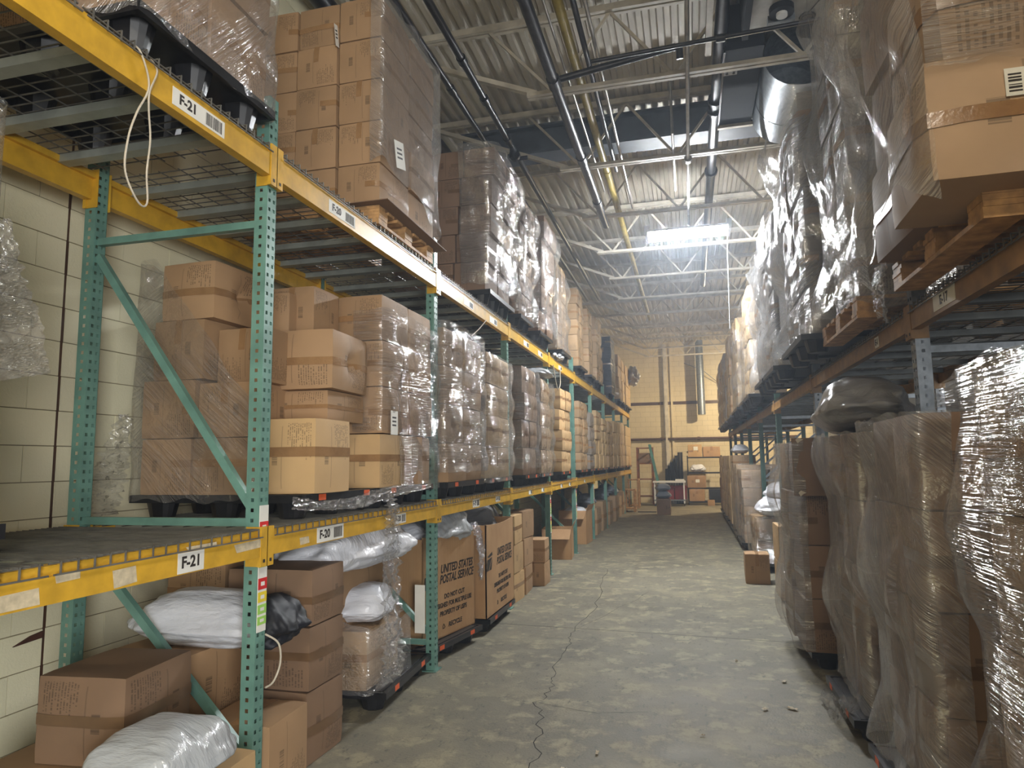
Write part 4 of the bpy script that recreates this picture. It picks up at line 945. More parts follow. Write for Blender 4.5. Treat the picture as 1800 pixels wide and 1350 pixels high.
# bulk boxes with the postal print --------------------------------------------------------
def bulk_box(x, y, z, rz, L, W, H, label, tear=0.0, torn=False):
    """open-top pallet box of heavy board: W along the aisle (+X face is the printed one), L back from it"""
    r = thing('bulk_box', label, 'bulk box', (x, y, z), rz, 'postal bulk boxes by the second teal post'); t = .012
    N = 12; mb = MB()
    ring = [(0, -W / 2)] + [(0, W / 2)] + [(-L, W / 2)] + [(-L, -W / 2)]
    def wall(p, q, inward, hfun):
        p, q, n = Vector(p), Vector(q), Vector(inward) * t; b = len(mb.v)
        for i in range(N + 1):
            s = i / N; c = p.lerp(q, s); h = hfun(s)
            for a in (c, c + n): mb.v += [(a.x, a.y, 0), (a.x, a.y, h)]
        for i in range(N):
            k = b + 4 * i
            mb.f += [(k, k + 4, k + 5, k + 1), (k + 2, k + 3, k + 7, k + 6), (k + 1, k + 5, k + 7, k + 3), (k, k + 2, k + 6, k + 4)]
        mb.f += [(b, b + 1, b + 3, b + 2), (b + 4 * N, b + 4 * N + 2, b + 4 * N + 3, b + 4 * N + 1)]
    wall((0, -W / 2), (0, W / 2), (-1, 0), lambda s: H - .02 * math.sin(math.pi * s) * (1 + tear))
    wall((-L, W / 2), (-L, -W / 2), (1, 0), lambda s: H + .01)
    wall((0, W / 2), (-L, W / 2), (0, -1), lambda s: H)
    wall((-L, -W / 2), (0, -W / 2), (0, 1), lambda s: H - .03 * s * tear)
    mb.box(-L, 0, -W / 2, W / 2, 0, .01)
    o = mb.build('board_walls', MAT['kraft plain'], r)
    MB().box(-L + .03, -.03, -W / 2 + .03, W / 2 - .03, .01, H * .62).build('packed_mail', MAT['box inside'], r)
    f = .0015
    def line(s, size, yy, zz, bold=.004, sh=0.0, sx=1.0): return letters(s, size, r, (f, yy, zz), ROT_AISLE, 'ink', bold, sh, sx)
    line('UNITED STATES', .105, W * .13, H * .655, .003, .25, .78); line('POSTAL SERVICE', .105, W * .13, H * .555, .003, .25, .78)
    # eagle-head emblem: dark block with the pale slanting wing shapes cut out
    y0, z0, s = -W * .47, H * .50, H * .19
    def em(pts): return [(f, y0 + a * s, z0 + b * s) for a, b in pts]
    mb = MB(); 
    mb.poly(em([(.02, .80), (.98, 1.0), (1.05, .80), (.30, .72)]), (.0008, 0, 0)).poly(em([(0, .62), (.98, .70), (.62, .36), (.26, .0), (-.1, 0)]), (.0008, 0, 0)).poly(em([(.36, 0), (.70, .33), (1.02, .60), (.86, 0)]), (.0008, 0, 0))
    mb.build('emblem', MAT['ink'], r)
    line('DO NOT CUT', .058, W * .08, H * .385, .002); line('DESIGNED FOR MULTIPLE USE', .058, W * .06, H * .305, .002, 0, .86); line('PROPERTY OF USPS', .058, W * .06, H * .225, .002, .1, .95)
    line('RECYCLE', .058, W * .09, H * .10, .002, .1)
    tri = MB(); cy, cz, q = -W * .13, H * .10, .028
    for a in range(3):
        A = math.radians(90 + 120 * a); B = math.radians(210 + 120 * a); p0 = Vector((f, cy + q * math.cos(A), cz + q * math.sin(A))); p1 = Vector((f, cy + q * math.cos(B), cz + q * math.sin(B)))
        tri.bar(p0.lerp(p1, .08), p0.lerp(p1, .8), .008, .0012, (1, 0, 0))
    tri.build('recycling_mark', MAT['ink'], r)
    return r
def plain():
    t = NT('kraft plain'); p = t.pos(); f = t.noise(p, 3.0, 4); st = t.noise(t.mapping(p, scale=(60, 60, 1.2)), 1.0, 2)
    c = t.mix(t.ramp(f, .3, .7), rgb(168, 130, 90), rgb(186, 148, 106)); c = t.mix(t.M('MULTIPLY', t.ramp(st, .45, .7), .25), c, rgb(160, 114, 68)); t.P(Base_Color=c, Roughness=.7); MAT['kraft plain'] = t.m
plain()
pallet(-2.68, 6.16, 0, 'black floor pallet under the first postal bulk box', -.16)
bulk_box(-2.20, 6.16, .142, -.20, 1.0, .92, .91, 'postal bulk box heaped with bags behind the second teal post', .6)
pallet(-2.60, 7.30, 0, 'black floor pallet under the second postal bulk box', .02, 1.08)
bulk_box(-2.03, 7.30, .142, .0, 1.05, 1.10, .93, 'open postal bulk box in front of the third teal post', .2)
bag(-2.42, 6.35, .92, .62, .62, .34, 'shiny silver film bag spilling from the first postal bulk box', 'poly bag clear', -.4, 81, wr=.08)
bag(-2.66, 5.98, .92, .60, .5, .26, 'white bag heaped in the first postal bulk box', 'poly bag white', .5, 82, wr=.06)
bag(-2.95, 5.80, .92, .4, .4, .22, 'grey bag at the back of the first postal bulk box', 'poly bag grey', .1, 83, wr=.07)
film_tail('loose film draped down the far edge of the first postal bulk box', [(-2.10, 6.55, 1.12), (-2.06, 6.60, 1.0), (-2.04, 6.63, .8), (-2.05, 6.64, .55)], [.2, .24, .2, .06], 84, wdir=(0, 1, 0), crumple=.04)
bag(-2.55, 8.05, .72, .7, .8, .5, 'grey shiny bag beside the third teal post under the beam', 'poly bag grey', .2, 85, wr=.05)
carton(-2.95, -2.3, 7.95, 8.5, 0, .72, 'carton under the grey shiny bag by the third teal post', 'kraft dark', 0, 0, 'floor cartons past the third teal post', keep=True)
gs = 'floor cartons past the third teal post'
for i in range(3):
    carton(-2.38, -2.12, 8.22, 8.70, i * .35, i * .35 + .345, f'narrow carton past the third teal post, {["bottom", "middle", "top"][i]} one', 'kraft tan', 0, .05 * (i - 1), gs, keep=True)
    carton(-2.42, -2.13, 8.80, 9.32, i * .355, i * .355 + .35, f'carton in the taller stack past the third post, {["bottom", "middle", "top"][i]} one', 'kraft', 0, -.06 * (i - 1), gs, keep=True)
for i in range(2): carton(-2.34, -2.01, 9.46, 9.86, i * .315, i * .315 + .31, f'{["lower", "upper"][i]} carton of the short stack before the fourth teal post', 'kraft', 0, .05 * i, gs, keep=True)
def open_box(x0, x1, y0, y1, z0, z1, label, rz=0):
    r = thing('open_carton', label, 'carton', ((x0 + x1) / 2, (y0 + y1) / 2, z0), rz, 'opened cartons on the floor'); a, b, h, t = (x1 - x0) / 2, (y1 - y0) / 2, z1 - z0, .008
    MB().box(-a, a, -b, -b + t, 0, h).box(-a, a, b - t, b, 0, h).box(-a, -a + t, -b, b, 0, h).box(a - t, a, -b, b, 0, h).box(-a, a, -b, b, 0, t).build('carton_body', MAT['kraft plain'], r)
    MB().box(-a + t, a - t, -b + t, b - t, t, h * .5).build('contents', MAT['box inside'], r)
    MB().poly([(a, -b, h), (a, b, h), (a + .05, b, h + .12), (a + .05, -b, h + .12)], (.006, 0, 0)).build('flap', MAT['kraft plain'], r)
    MB().poly([(-a, -b, h), (a, -b, h), (a * .9, -b - .11, h - .16), (-a * .9, -b - .11, h - .16)], (0, -.006, 0)).build('flap', MAT['kraft plain'], r)
    return r
open_box(-2.62, -2.10, 12.02, 12.62, 0, .52, 'opened carton on the floor before the fifth teal post', .1)
open_box(-2.7, -2.12, 14.3, 14.95, 0, .68, 'larger opened carton before the sixth teal post', -.05)
bag(-2.42, 14.6, .55, .5, .5, .2, 'white bag in the larger opened carton', 'poly bag white', 0, 86)
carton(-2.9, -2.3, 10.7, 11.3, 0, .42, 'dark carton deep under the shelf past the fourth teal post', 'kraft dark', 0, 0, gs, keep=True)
for i, (y, xx) in enumerate(((16.0, -2.3), (17.0, -2.28), (18.6, -2.3), (19.6, -2.25), (21.2, -2.3), (22.4, -2.3))):
    carton(xx - .5, xx + .16, y, y + .75, 0, .62 + .1 * (i % 2), f'wrapped floor carton under the lower shelf, {ORD[i]} beyond the sixth post', 'kraft wrapped', 1, 0, 'far floor cartons under the shelf', keep=True)
    if i % 2 == 0 or i == 3: bag(xx - .15, y + .35, .63 + .1 * (i % 2), .5, .6, .32, f'grey bag on the far floor carton, {ORD[i]} beyond the sixth post', 'poly bag blue grey', .2, 100 + i, wr=.06)

# ================================================================== TAN-BEAM RACK, upper shelf
ZR = 2.56
wood_pallet(1.66, 3.34, ZR, 'wooden pallet under the big carton, nearest on the tan beams', 1.18, 1.14)
r0 = 'unseen load added to shade the nearest tan-beam load'
wood_pallet(1.70, 1.52, ZR, 'wooden pallet under the unseen load added for shade', 1.15, .84)
load(-1, 1.16, 1.12, 1.93, ZR + .14, 4, .44, 2, 2, .5, r0, 'kraft', 0, r0)  # unseen load added to keep door light off its neighbour
r1 = 'nearest load on the tan beams'
carton(.87, 1.60, 2.60, 3.15, ZR + .10, ZR + .545, 'large carton with bulged corner, bottom of the nearest tan-beam load', 'kraft veiled', 1, -.03, r1, tape=0, keep=True)
carton(.93, 1.66, 2.66, 3.2, ZR + .55, ZR + 1.08, 'large carton above the bulged one in the nearest tan-beam load', 'kraft veiled', 1, .03, r1, keep=True)
carton(.98, 1.6, 2.7, 3.2, ZR + 1.09, ZR + 1.6, 'top carton of the nearest tan-beam load', 'kraft veiled', 1, 0, r1)
for r in range(4): carton(.99 + .03 * (r % 2), 1.6, 3.24, 3.86, ZR + .14 + r * .46, ZR + .14 + r * .46 + .455, f'film-covered carton in {ORD[r]} layer of nearest tan-beam load', 'kraft dark', 1, .02, r1)
o = tag(MB().box(-.032, .032, -.001, 0, -.05, .05).build('barcode_sticker', MAT['white label'], None, (1.13, 2.578, 2.97)), 'white barcode sticker on the large bulged carton', 'label')
mb = MB(); [mb.box(-.022, .018, -.002, -.001, -.036 + .012 * k, -.036 + .012 * k + random.choice((.003, .006, .008))) for k in range(6)]; mb.build('barcode', MAT['ink'], o)['kind'] = 'stuff'
film_sheet('stretch_film', 'shiny draped film over the aisle side of the nearest tan-beam load', [(1.02, 3.95), (.93, 3.93), (.88, 3.6), (.86, 3.1), (.87, 2.62), (.90, 2.575)], lambda s: 2.60 + .10 * math.sin(s * 16), 4.3, 'film rising', 60, 70, .06, 120, ragged=.06, sag=lambda s, t: .05 * math.sin(t * 9 + s * 4) + .05)
film_sheet('stretch_film', 'streaked film across the front of the large bulged carton', [(.86, 2.575), (1.6, 2.565)], 3.06, 3.62, 'film level', 40, 24, .012, 121)
for k, (y, l) in enumerate(((3.86, 'wide'), (3.98, 'narrow'))):
    film_tail(f'{l} film tail hanging below the nearest tan-beam load', [(1.02, y, 2.72), (1.0, y + .02, 2.62), (1.01, y + .05, 2.5), (1.03, y + .07, 2.40 + .05 * k)], [.10, .12, .10, .04 + .06 * k], 130 + k, n=30, m=8, wdir=(0, 1, .1), crumple=.02)
wood_pallet(1.63, 5.16, ZR, 'wooden pallet with open slots overhanging the tan beam', 1.18, 1.14)
r2 = 'second load on the tan beams'
load(-1, 1.07, 4.62, 5.38, ZR + .14, 5, .44, 2, 2, .5, r2, 'kraft grey wrapped', 1, r2, lean=.02)
film_sheet('stretch_film', 'smoky rippled film round the second load on the tan beams', [(1.3, 5.42), (1.03, 5.41), (1.01, 5.37), (1.01, 4.62), (1.03, 4.58), (1.6, 4.58)], lambda s: 2.66 + .05 * math.sin(s * 14), 4.95, 'film rising', 60, 60, .07, 122, ragged=.05, sag=lambda s, t: .06 * math.sin(t * 12 + s * 5))
r3 = 'third load on the tan beams'
pallet(1.50, 6.5, ZR, 'black pallet overhanging the tan beam, third along', sy=1.2)
load(-1, .98, 5.95, 7.2, ZR + .14, 5, .42, 2, 2, .5, r3, 'kraft grey wrapped', 2, r3)
film_sheet('stretch_film', 'smoky film with ribs round the third load on the tan beams', [(1.2, 7.24), (.95, 7.23), (.92, 7.18), (.91, 5.98), (.94, 5.91), (1.2, 5.91)], 2.70, 4.82, 'film smoky', 60, 60, .06, 123, sag=lambda s, t: .07 * math.sin(t * 13 + 2) * (1 if s < .6 else 0))
RUP = [(7.85, 8.9, 4, .43, .96, 'kraft grey wrapped', 2, .05), (9.05, 10.1, 4, .40, .97, 'kraft grey wrapped', 2, .04), (11.15, 12.2, 4, .43, .97, 'kraft tan wrapped', 2, .03), (12.35, 13.3, 4, .36, .97, 'kraft tan wrapped', 1, .03),
       (13.9, 14.9, 4, .44, .95, 'kraft tan wrapped', 2, .03), (15.0, 15.9, 4, .40, .97, 'kraft wrapped', 1, 0), (16.4, 17.4, 4, .46, .95, 'kraft wrapped', 1, 0), (17.5, 18.4, 4, .42, .97, 'kraft wrapped', 2, 0), (18.8, 19.8, 4, .45, .95, 'kraft grey wrapped', 2, 0), (20, 20.9, 4, .45, .95, 'kraft wrapped', 2, 0), (21.3, 22.3, 4, .47, .95, 'kraft grey wrapped', 2, 0), (22.4, 23.4, 4, .44, .95, 'kraft wrapped', 2, 0)]
for i, (y0, y1, rows, h, xf, mt, kd, fa) in enumerate(RUP):
    ds = f'{ORD[i+3] if i + 3 < 14 else "last"} load along the tan beams'
    load(-1, xf, y0, y1, ZR + .14, rows, h, 2 if i < 2 else 1, 2, .5, ds, mt, kd)
    pallet(1.50, (y0 + y1) / 2, ZR, f'black pallet under the {ds}', sy=(y1 - y0) / 1.0)
    if fa: film_sheet('stretch_film', f'film wrapped round the {ds}', [(xf + .25, y1 + .03), (xf - .03, y1 + .02), (xf - .05, y1), (xf - .05, y0 + .02), (xf - .02, y0 - .03), (xf + .5, y0 - .03)], 2.7, ZR + .14 + rows * h - (.0 if i < 2 else .25), 'film smoky' if i < 2 else 'film level', 50, 50, fa, 140 + i, sag=lambda s, t, i=i: .05 * math.sin(t * 12 + i) * (1 if s < .7 else 0))

# --- floor level of the tan-beam rack
load(-1, 1.05, .55, 1.45, .142, 5, .44, 3, 2, .55, 'unseen floor load added to block the door light', 'kraft', 0)  # added out of view so the rack interior stays dark
pallet(1.55, 1.0, 0, 'black floor pallet under the unseen light-blocking load')
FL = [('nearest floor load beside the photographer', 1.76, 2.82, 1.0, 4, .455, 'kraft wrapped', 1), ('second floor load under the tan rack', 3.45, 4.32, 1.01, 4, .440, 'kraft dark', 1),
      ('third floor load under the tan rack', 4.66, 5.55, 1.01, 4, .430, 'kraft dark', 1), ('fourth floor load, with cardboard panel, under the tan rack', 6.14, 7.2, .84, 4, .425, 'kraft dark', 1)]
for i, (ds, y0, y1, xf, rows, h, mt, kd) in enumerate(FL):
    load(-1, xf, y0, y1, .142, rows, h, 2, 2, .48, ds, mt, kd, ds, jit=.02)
    pallet(1.47, (y0 + y1) / 2, 0, f'black floor pallet under the {ds}', sy=(y1 - y0) / 1.0)
    fal = ['film level', 'film falling milky', 'film falling milky', 'film silver'][i]
    wrapfar = [1.3, .10, .08, .06][i]
    film_sheet('stretch_film', f'stretch film round the {ds}', [(xf + .25, y1 + .03), (xf - .02, y1 + .025), (xf - .045, y1), (xf - .05, y0 + .03), (xf - .02, y0 - .03), (xf + wrapfar, y0 - .03)],
               .17, lambda s, i=i, h=h: .142 + 4 * h + (.05 if i == 0 else .0), fal, 64, 60, .05, 160 + i, sag=lambda s, t, i=i: .045 * math.sin(t * 11 + i * 2) * (1 if s < .72 else .2))
film_sheet('stretch_film', 'film tent sloping from the nearest floor load to the second', [(1.3, 3.5), (1.0, 3.2), (.96, 2.8), (1.0, 1.9)], lambda s: 1.9, lambda s: 1.92 + .12 * min(1, s * 1.6), 'film level', 30, 12, .02, 171)
tag(MB().box(-.006, 0, -.14, .14, -.235, .235).build('cardboard_panel', MAT['kraft dark'], None, (.95, 6.07, 1.63)), 'dark cardboard panel tucked in film on the fourth floor load', 'cardboard panel').rotation_euler = (0, .05, math.radians(80))
for k, (z, y) in enumerate(((1.85, 6.0), (1.42, 6.0))):
    tag(MB().poly([(0, 0, 0), (.02, .0, .018), (.06, 0, .0), (.035, 0, -.012), (.015, 0, -.03)], (.0, .006, .0)).build('torn_scrap', MAT['torn paper'], None, (.84, y + .05, z)), f'torn white paper scrap at {["upper", "lower"][k]} edge of the cardboard panel', 'paper scrap')
film_tail('film hem trailing off the floor pallet of the third floor load', [(.93, 4.7, .24), (.86, 4.85, .14), (.84, 5.1, .05), (.83, 5.5, .02)], [.1, .16, .18, .1], 175, n=30, wdir=(.3, 0, 1), crumple=.03)
bag(1.22, 5.62, 1.87, .62, 2.05, .40, 'large grey poly bag lying across the floor loads under the tan beam', 'poly bag grey', -.12, 180, wr=.06)
# things farther down the aisle
carton(.67, .99, 10.12, 10.5, 0, .40, 'lone carton on the aisle floor beyond the wrapped loads', 'kraft', 0, -.03, None, keep=True)
for i in range(2): carton(.98, 1.06, 8.9, 9.5, .02 + i * .44, .45 + i * .44, f'thin carton on edge past the fourth floor load, {["lower", "upper"][i]}', 'kraft tan', 0, 0, 'thin cartons on edge', keep=True)
FR = [(11.1, 12.2, .92, 2, .33, 'kraft wrapped'), (13.7, 14.8, .92, 4, .34, 'kraft wrapped'), (15.0, 15.9, .9, 4, .36, 'kraft wrapped'), (16.3, 17.4, .92, 5, .33, 'kraft wrapped'), (17.6, 18.5, .9, 5, .33, 'kraft tan wrapped'), (18.8, 19.9, .92, 5, .32, 'kraft wrapped'), (20.1, 21, .9, 5, .33, 'kraft wrapped'), (21.3, 22.4, .9, 5, .33, 'kraft wrapped'), (22.5, 23.4, .9, 5, .33, 'kraft dark')]
for i, (y0, y1, xf, rows, h, mt) in enumerate(FR):
    ds = f'{ORD[i]} far floor load under the tan rack'
    load(-1, xf, y0, y1, .142, rows, h, 2 if i < 3 else 1, 2, .5, ds, mt, 1)
    pallet(1.45, (y0 + y1) / 2, 0, f'black floor pallet under the {ds}', sy=(y1 - y0) / 1.0)
    if i < 3: film_sheet('stretch_film', f'film wrapped round the {ds}', [(xf - .03, y1 + .02), (xf - .045, y1), (xf - .045, y0 + .02), (xf - .02, y0 - .03), (xf + .7, y0 - .03)], .15, .142 + rows * h + .03, 'film level', 40, 30, .03, 190 + i)
for i, (y, z, xx, s) in enumerate(((11.3, .82, 1.18, .5), (11.75, .84, 1.3, .5), (11.5, 1.06, 1.4, .55))):
    bag(xx, y, z, s, .6, .28, f'white poly bag on the low floor load, {["front", "rear", "top"][i]} one of the pile', 'poly bag white', .3 * i, 200 + i, wr=.07)
bag(1.12, 16.8, 1.82, .4, .5, .22, 'pale blue bag on a far floor load', 'poly bag white', 0, 210)

# ================================================================== THE FAR END OF THE AISLE
o = tag(MB().tube([(.50, 27.9, 6.4), (.50, 27.9, 3.45)], .15, 18).build('exhaust_duct', MAT['galvanized'], smooth=True), 'vertical galvanized duct hanging in front of the far wall', 'duct')
for z in (3.5, 4.1, 4.7, 5.3): MB().tube([(.50, 27.9, z), (.50, 27.9, z + .04)], .156, 18).build('duct_band', MAT['galvanized'], o, smooth=True)
tag(MB().tube([(.62, 27.95, 5.2), (1.35, 28.45, 4.6)], .012, 6).tube([(.4, 27.95, 5.3), (-.1, 28.45, 5.6)], .012, 6).build('duct_stay', MAT['galvanized']), 'thin steel stays bracing the vertical far duct', 'bracket')
tag(MB().box(-.98, -.80, 28.36, 28.5, 0, 6.4).box(-.93, -.85, 28.30, 28.36, 0, 6.4).build('steel_column', MAT['steel paint']), 'painted steel column against the far wall', 'column')
tag(MB().box(-.68, -.60, 28.42, 28.5, 0, 6.4).build('wall_riser', MAT['end block']), 'slim riser pipe box beside the far steel column', 'pipe')
o = tag(MB().tube([(-3.4, 28.36, 2.54), (4, 28.36, 2.54)], .05, 12).build('wall_pipe', MAT['brown pipe'], smooth=True), 'dark horizontal pipe along the far wall', 'pipe')
for x in (-1.1, .35): MB().tube([(x - .05, 28.36, 2.54), (x + .05, 28.36, 2.54)], .07, 12).build('coupling', MAT['brown pipe'], o, smooth=True)
tag(MB().box(-.13, .15, 28.47, 28.5, 1.98, 2.04).build('wall_slot', MAT['ink']), 'small dark slot plate on the far wall', 'plate')
# black wire shelving with cartons
s = thing('wire_shelving', 'black shelving unit with cartons at the far wall', 'shelving', (.5, 27.3, 0))
for x in (-.62, .62):
    for y in (-.25, .25): MB().tube([(x, y, 0), (x, y, 1.85)], .02, 8).build('leg', MAT['dark shelf'], s)
for z in (.12, .62, 1.2, 1.78):
    mb = MB().box(-.64, .64, -.27, -.25, z - .03, z + .02).box(-.64, .64, .25, .27, z - .03, z + .02)
    for k in range(12): mb.box(-.62 + k * .1127 - .01, -.62 + k * .1127 + .01, -.26, .26, z, z + .012)
    mb.build('shelf', MAT['dark shelf'], s)
gc = 'cartons on the black far shelving'
carton(-.08, .42, 27.06, 27.5, 1.80, 2.27, 'carton with white label, top of the black far shelving', 'kraft tan', 0, 0, gc, keep=True)
carton(.46, 1.08, 27.08, 27.5, 1.80, 2.18, 'wide carton at right on top of the black far shelving', 'kraft', 0, .04, gc, keep=True)
carton(-.16, .52, 26.98, 27.4, .645, 1.10, 'carton on the lower middle shelf of the far shelving', 'kraft', 0, .03, gc, keep=True)
carton(-.10, .46, 27.0, 27.4, .145, .60, 'carton on the bottom shelf of the far shelving', 'kraft', 0, -.02, gc, keep=True)
bag(.25, 27.25, 1.225, .55, .4, .30, 'pale bundle on the third shelf of the far shelving', 'poly bag white', 0, 220, wr=.1)
tag(MB().box(-.08, .08, 0, .002, -.07, .07).build('paper_label', MAT['white label'], None, (.2, 27.045, 2.12)), 'white label on the far top carton', 'label')
tag(MB().box(-.07, .07, 0, .002, -.06, .06).build('paper_label', MAT['white label'], None, (.22, 26.965, .9)), 'white label on the far middle carton', 'label')
carton(.55, .8, 26.7, 26.95, 0, .2, 'small carton on the floor by the far shelving', 'kraft', 0, 0, gc, keep=True)
tag(MB().box(.62, 1.1, 26.95, 27.4, .145, .58).box(.66, 1.06, 26.93, 26.95, .2, .5).build('storage_tote', MAT['black plastic']), 'black tote on the bottom far shelf', 'tote')
# cart
t = thing('utility_cart', 'low cart with white edged top before the far wall', 'cart', (-.78, 26.6, 0))
MB().box(-.62, .56, -.3, .3, .86, .92).build('cart_top', MAT['fixture white'], t); MB().box(-.6, .54, -.28, .28, .2, .24).build('lower_tray', MAT['galvanized'], t)
for x in (-.56, .5):
    for y in (-.25, .25):
        MB().box(x - .025, x + .025, y - .025, y + .025, .1, .86).build('leg', MAT['fixture white'], t)
        MB().tube([(x - .015, y, .05), (x + .015, y, .05)], .05, 12).build('caster', MAT['black plastic'], t, smooth=True)
MB().box(.2, .52, -.28, .0, .925, .985).build('top_bin', MAT['fixture white'], t)
for i, (x, z) in enumerate(((-.86, .245), (-.40, .245))): tag(MB().box(x - .21, x + .21, 26.42, 26.8, z, z + .5).box(x - .23, x + .23, 26.40, 26.82, z + .42, z + .46).build('storage_bin', MAT['dark red']), f'dark red bin on the lower tray of the cart, {["wall side", "shelving side"][i]}', 'bin')
# leaning black panels
for k in range(7):
    a = thing('folding_panel', f'{ORD[k]} of the dark folded panels leaning on the far wall, counted from the column', 'panel', (-1.0 + .1 * k, 27.9, 0), 0, 'dark panels leaning on the far wall')
    h = 1.35 + .13 * min(k, 5)
    MB().poly([(0, -.55, .02), (0, -.5, .02), (.0, .42, h), (.0, .36, h)], (.085, 0, 0)).build('panel_board', MAT['black fabric'], a)
    MB().poly([(.085, -.56, .01), (.085, -.5, .02), (.085, .43, h + .01), (.085, .37, h + .02)], (.008, 0, 0)).build('edge_strip', MAT['duct black'], a)
# timber rack, teal ladder
r = thing('timber_stand', 'brown timber stand with shelves at the end of the yellow rack', 'stand', (-1.72, 27.4, 0))
for x in (-.28, .28): 
    for y in (-.25, .25): MB().box(x - .035, x + .035, y - .035, y + .035, 0, 2.2).build('leg', MAT['dark wood'], r)
for z in (.3, .95, 1.55, 2.15): MB().box(-.32, .32, -.29, .29, z, z + .04).build('shelf', MAT['dark wood'], r)
carton(-1.96, -1.5, 27.15, 27.6, 1.595, 1.98, 'dark carton on the brown timber stand', 'kraft dark', 0, 0, gc, keep=True)
r = thing('step_ladder', 'teal ladder leaning beside the brown timber stand', 'ladder', (-1.35, 26.9, 0))
for y in (-.22, .22): MB().bar((.28, y, 0), (-.16, y, 2.3), .03, .08).build('rail', MAT['far teal'], r)
for k in range(7):
    f = (k + .7) / 7.5; MB().box(.28 - .44 * f - .04, .28 - .44 * f + .04, -.22, .22, 2.3 * f - .012, 2.3 * f + .012).build('rung', MAT['far teal'], r)
carton(-1.08, -.66, 22.1, 22.55, 0, .50, 'dark carton standing in the aisle under two grey bags', 'kraft dark', 0, 0, None, keep=True)
bag(-.87, 22.32, .505, .5, .46, .24, 'lower grey bag on the dark carton in the aisle', 'poly bag blue grey', .0, 230, wr=.04)
bag(-.89, 22.32, .735, .48, .44, .24, 'upper grey bag on the dark carton in the aisle', 'poly bag blue grey', .2, 231, wr=.04)
tag(MB().box(-1.75, -1.15, 23.2, 23.26, 0, .03).build('floor_bar', MAT['dark shelf']), 'thin dark bar lying on the floor near the two grey bags', 'bar')
for i, (y, h) in enumerate(((23.6, .75), (25.3, 1.05))):
    r = thing('wood_crate_post', f'pale timber crate frame at the end of the yellow rack, {["nearer", "farther"][i]}', 'crate', (-2.02, y, 0))
    for x in (-.16, .16):
        for yy in (-.2, .2): MB().box(x - .035, x + .035, yy - .035, yy + .035, 0, h).build('upright', MAT['wood'], r)
    for z in (.08, h - .06): MB().box(-.2, .2, -.24, .24, z, z + .05).build('board', MAT['wood'], r)

# litter on the floor
for i, (x, y, s) in enumerate(((-1.72, 3.55, .07), (.62, 5.8, .06), (.6, 5.2, .07), (.42, 5.15, .05), (.3, 6.3, .04), (.0, 4.6, .03), (-.6, 4.2, .04), (-.75, 3.95, .04))):
    bm = bmesh.new(); bmesh.ops.create_grid(bm, x_segments=5, y_segments=3, size=.5)
    for v in bm.verts: v.co = Vector((v.co.x * s, v.co.y * s * .45, .012 + .012 * NZ.noise((v.co.x * 4 + i, v.co.y * 5, i))))
    bmesh.ops.solidify(bm, geom=bm.faces[:], thickness=.001)
    me = bpy.data.meshes.new('paper_scrap'); bm.to_mesh(me); bm.free(); me.materials.append(MAT['torn paper'])
    tag(put('paper_scrap', me, None, (x, y, .0), (0, 0, i * 1.3)), f'tiny curled paper scrap on the concrete, {ORD[i]} by distance', 'paper scrap', 'paper scraps on the aisle floor')

# ------------------------------------------------------------------ build the cartons: the 300 largest singly, the rest as one mass
# the 300 cartons that show largest in the photograph, by order of building (counted from what is really in view)
SHOWN = [(12, 19), (22, 31), (38, 39), (41, 48), (53, 60), (65, 72), (77, 84), (89, 96), (101, 104), (106, 112), (117, 117), (119, 120), (128, 128), (173, 173), (176, 177), (179, 179), (194, 229), (234, 243), (249, 258), (264, 273), (279, 283), (287, 287), (294, 298), (304, 308), (314, 318), (324, 324), (348, 349), (351, 354), (356, 356), (358, 359), (361, 362), (364, 371), (373, 378), (391, 392), (394, 396), (398, 408), (413, 422), (428, 435), (440, 443), (445, 447), (452, 456), (458, 459), (462, 462), (468, 471), (475, 475), (484, 487), (503, 503), (557, 559), (564, 571), (576, 583), (588, 595), (600, 604), (606, 606), (609, 612), (614, 614), (620, 622), (624, 624), (637, 637), (693, 696), (698, 699)]
SHOWN = {k for a, b in SHOWN for k in range(a, b + 1)}
for k, c in enumerate(CART): c['shown'] = k in SHOWN
CART.sort(key=lambda c: (not c['shown'], -c['size']))
LIM = 300
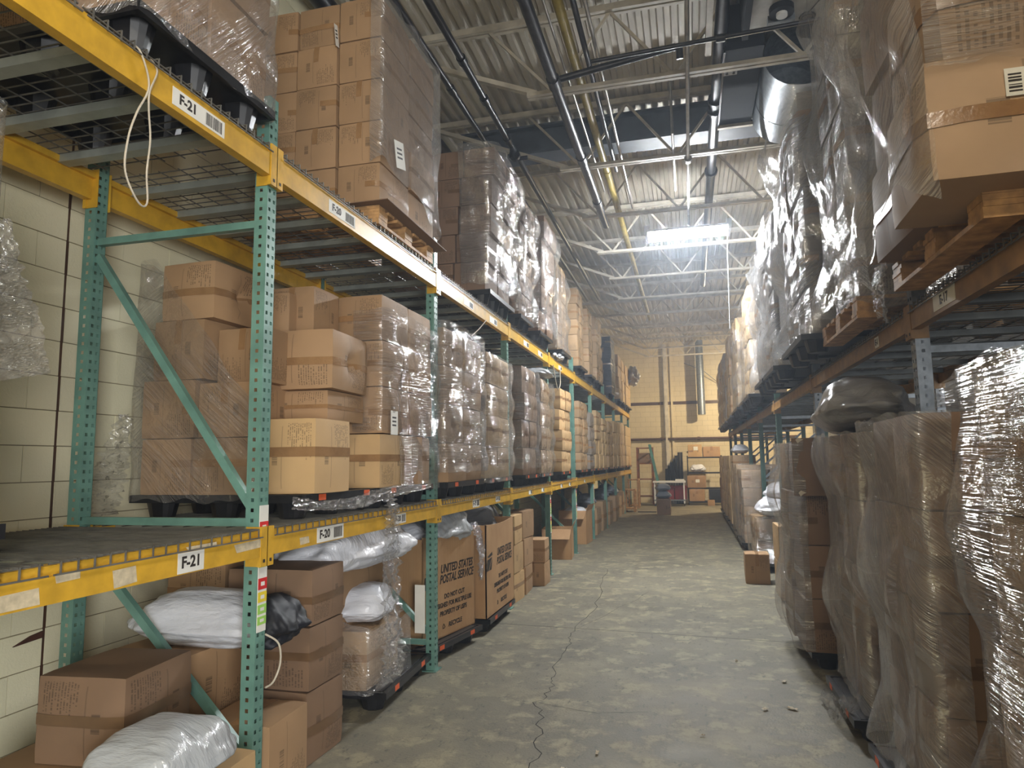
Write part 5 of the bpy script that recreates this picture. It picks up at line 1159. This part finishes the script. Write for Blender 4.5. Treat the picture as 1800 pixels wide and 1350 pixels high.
for i, c in enumerate(CART[:LIM]):
    k = (c['kind'], c['sd']); sx, sy, sz = c['s']
    o = put('carton', variant(c['kind'], c['sd'], c['mat']), None, (c['c'].x, c['c'].y, c['z0']), (0, 0, c['rz']), (sx, sy, sz))
    tag(o, c['label'], 'carton', c['group'])
    tp = put('packing_tape', VAR[k][1][c['tp'] if c['tape'] is None else c['tape']], o)
    if 'dark' in c['mat']: tp.material_slots[0].link = 'OBJECT'; tp.material_slots[0].material = MAT['tape dark']
for o in [o for o in bpy.data.objects if o.name.startswith('carton') and o.get('label') in ('large carton above the bulged one in the nearest tan-beam load', 'fourth-layer carton, aisle-corner column, second floor load under the tan rack')]:
    sx, sy, sz = o.scale; me = text_mesh('MADE IN CHINA', .055 if 'above' in o['label'] else .05, .002); me.materials.append(MAT['ink'])
    up = 'above' in o['label']
    put('lettering', me, o, (.12 if up else .3, -.535, .5 if up else .55), (math.radians(90), 0 if up else math.radians(90), 0), ((1 / sx, 1 / sz, 1 / sy) if up else (1 / sz, 1 / sx, 1 / sy)))
if len(CART) > LIM:
    mats = sorted({c['mat'] for c in CART[LIM:]}); mb = MB(); mb.uv = []; mi = []
    me = bpy.data.meshes.new('stacked_cartons')
    for c in CART[LIM:]:
        src = VAR[(c['kind'], c['sd'])][0]; T = Matrix.Translation((c['c'].x, c['c'].y, c['z0'])) @ Matrix.Rotation(c['rz'], 4, 'Z') @ Matrix.Diagonal((*c['s'], 1)); b = len(mb.v)
        mb.v += [tuple(T @ v.co) for v in src.vertices]
        for p in src.polygons: mb.f.append(tuple(b + v for v in p.vertices)); mi.append(mats.index(c['mat']))
    me.from_pydata(mb.v, [], mb.f)
    for n in mats: me.materials.append(MAT[n])
    me.polygons.foreach_set('material_index', mi); me.polygons.foreach_set('use_smooth', [True] * len(mi)); me.set_sharp_from_angle(angle=math.radians(40)); me.update()
    tag(put('stacked_cartons', me), 'brown cartons stacked in the far and inner loads', 'cartons', None, 'stuff')
print('CARTONS', len(CART), 'OBJECTS', len(bpy.data.objects), 'TRIS', sum(len(o.data.polygons) for o in bpy.data.objects if o.type == 'MESH'))
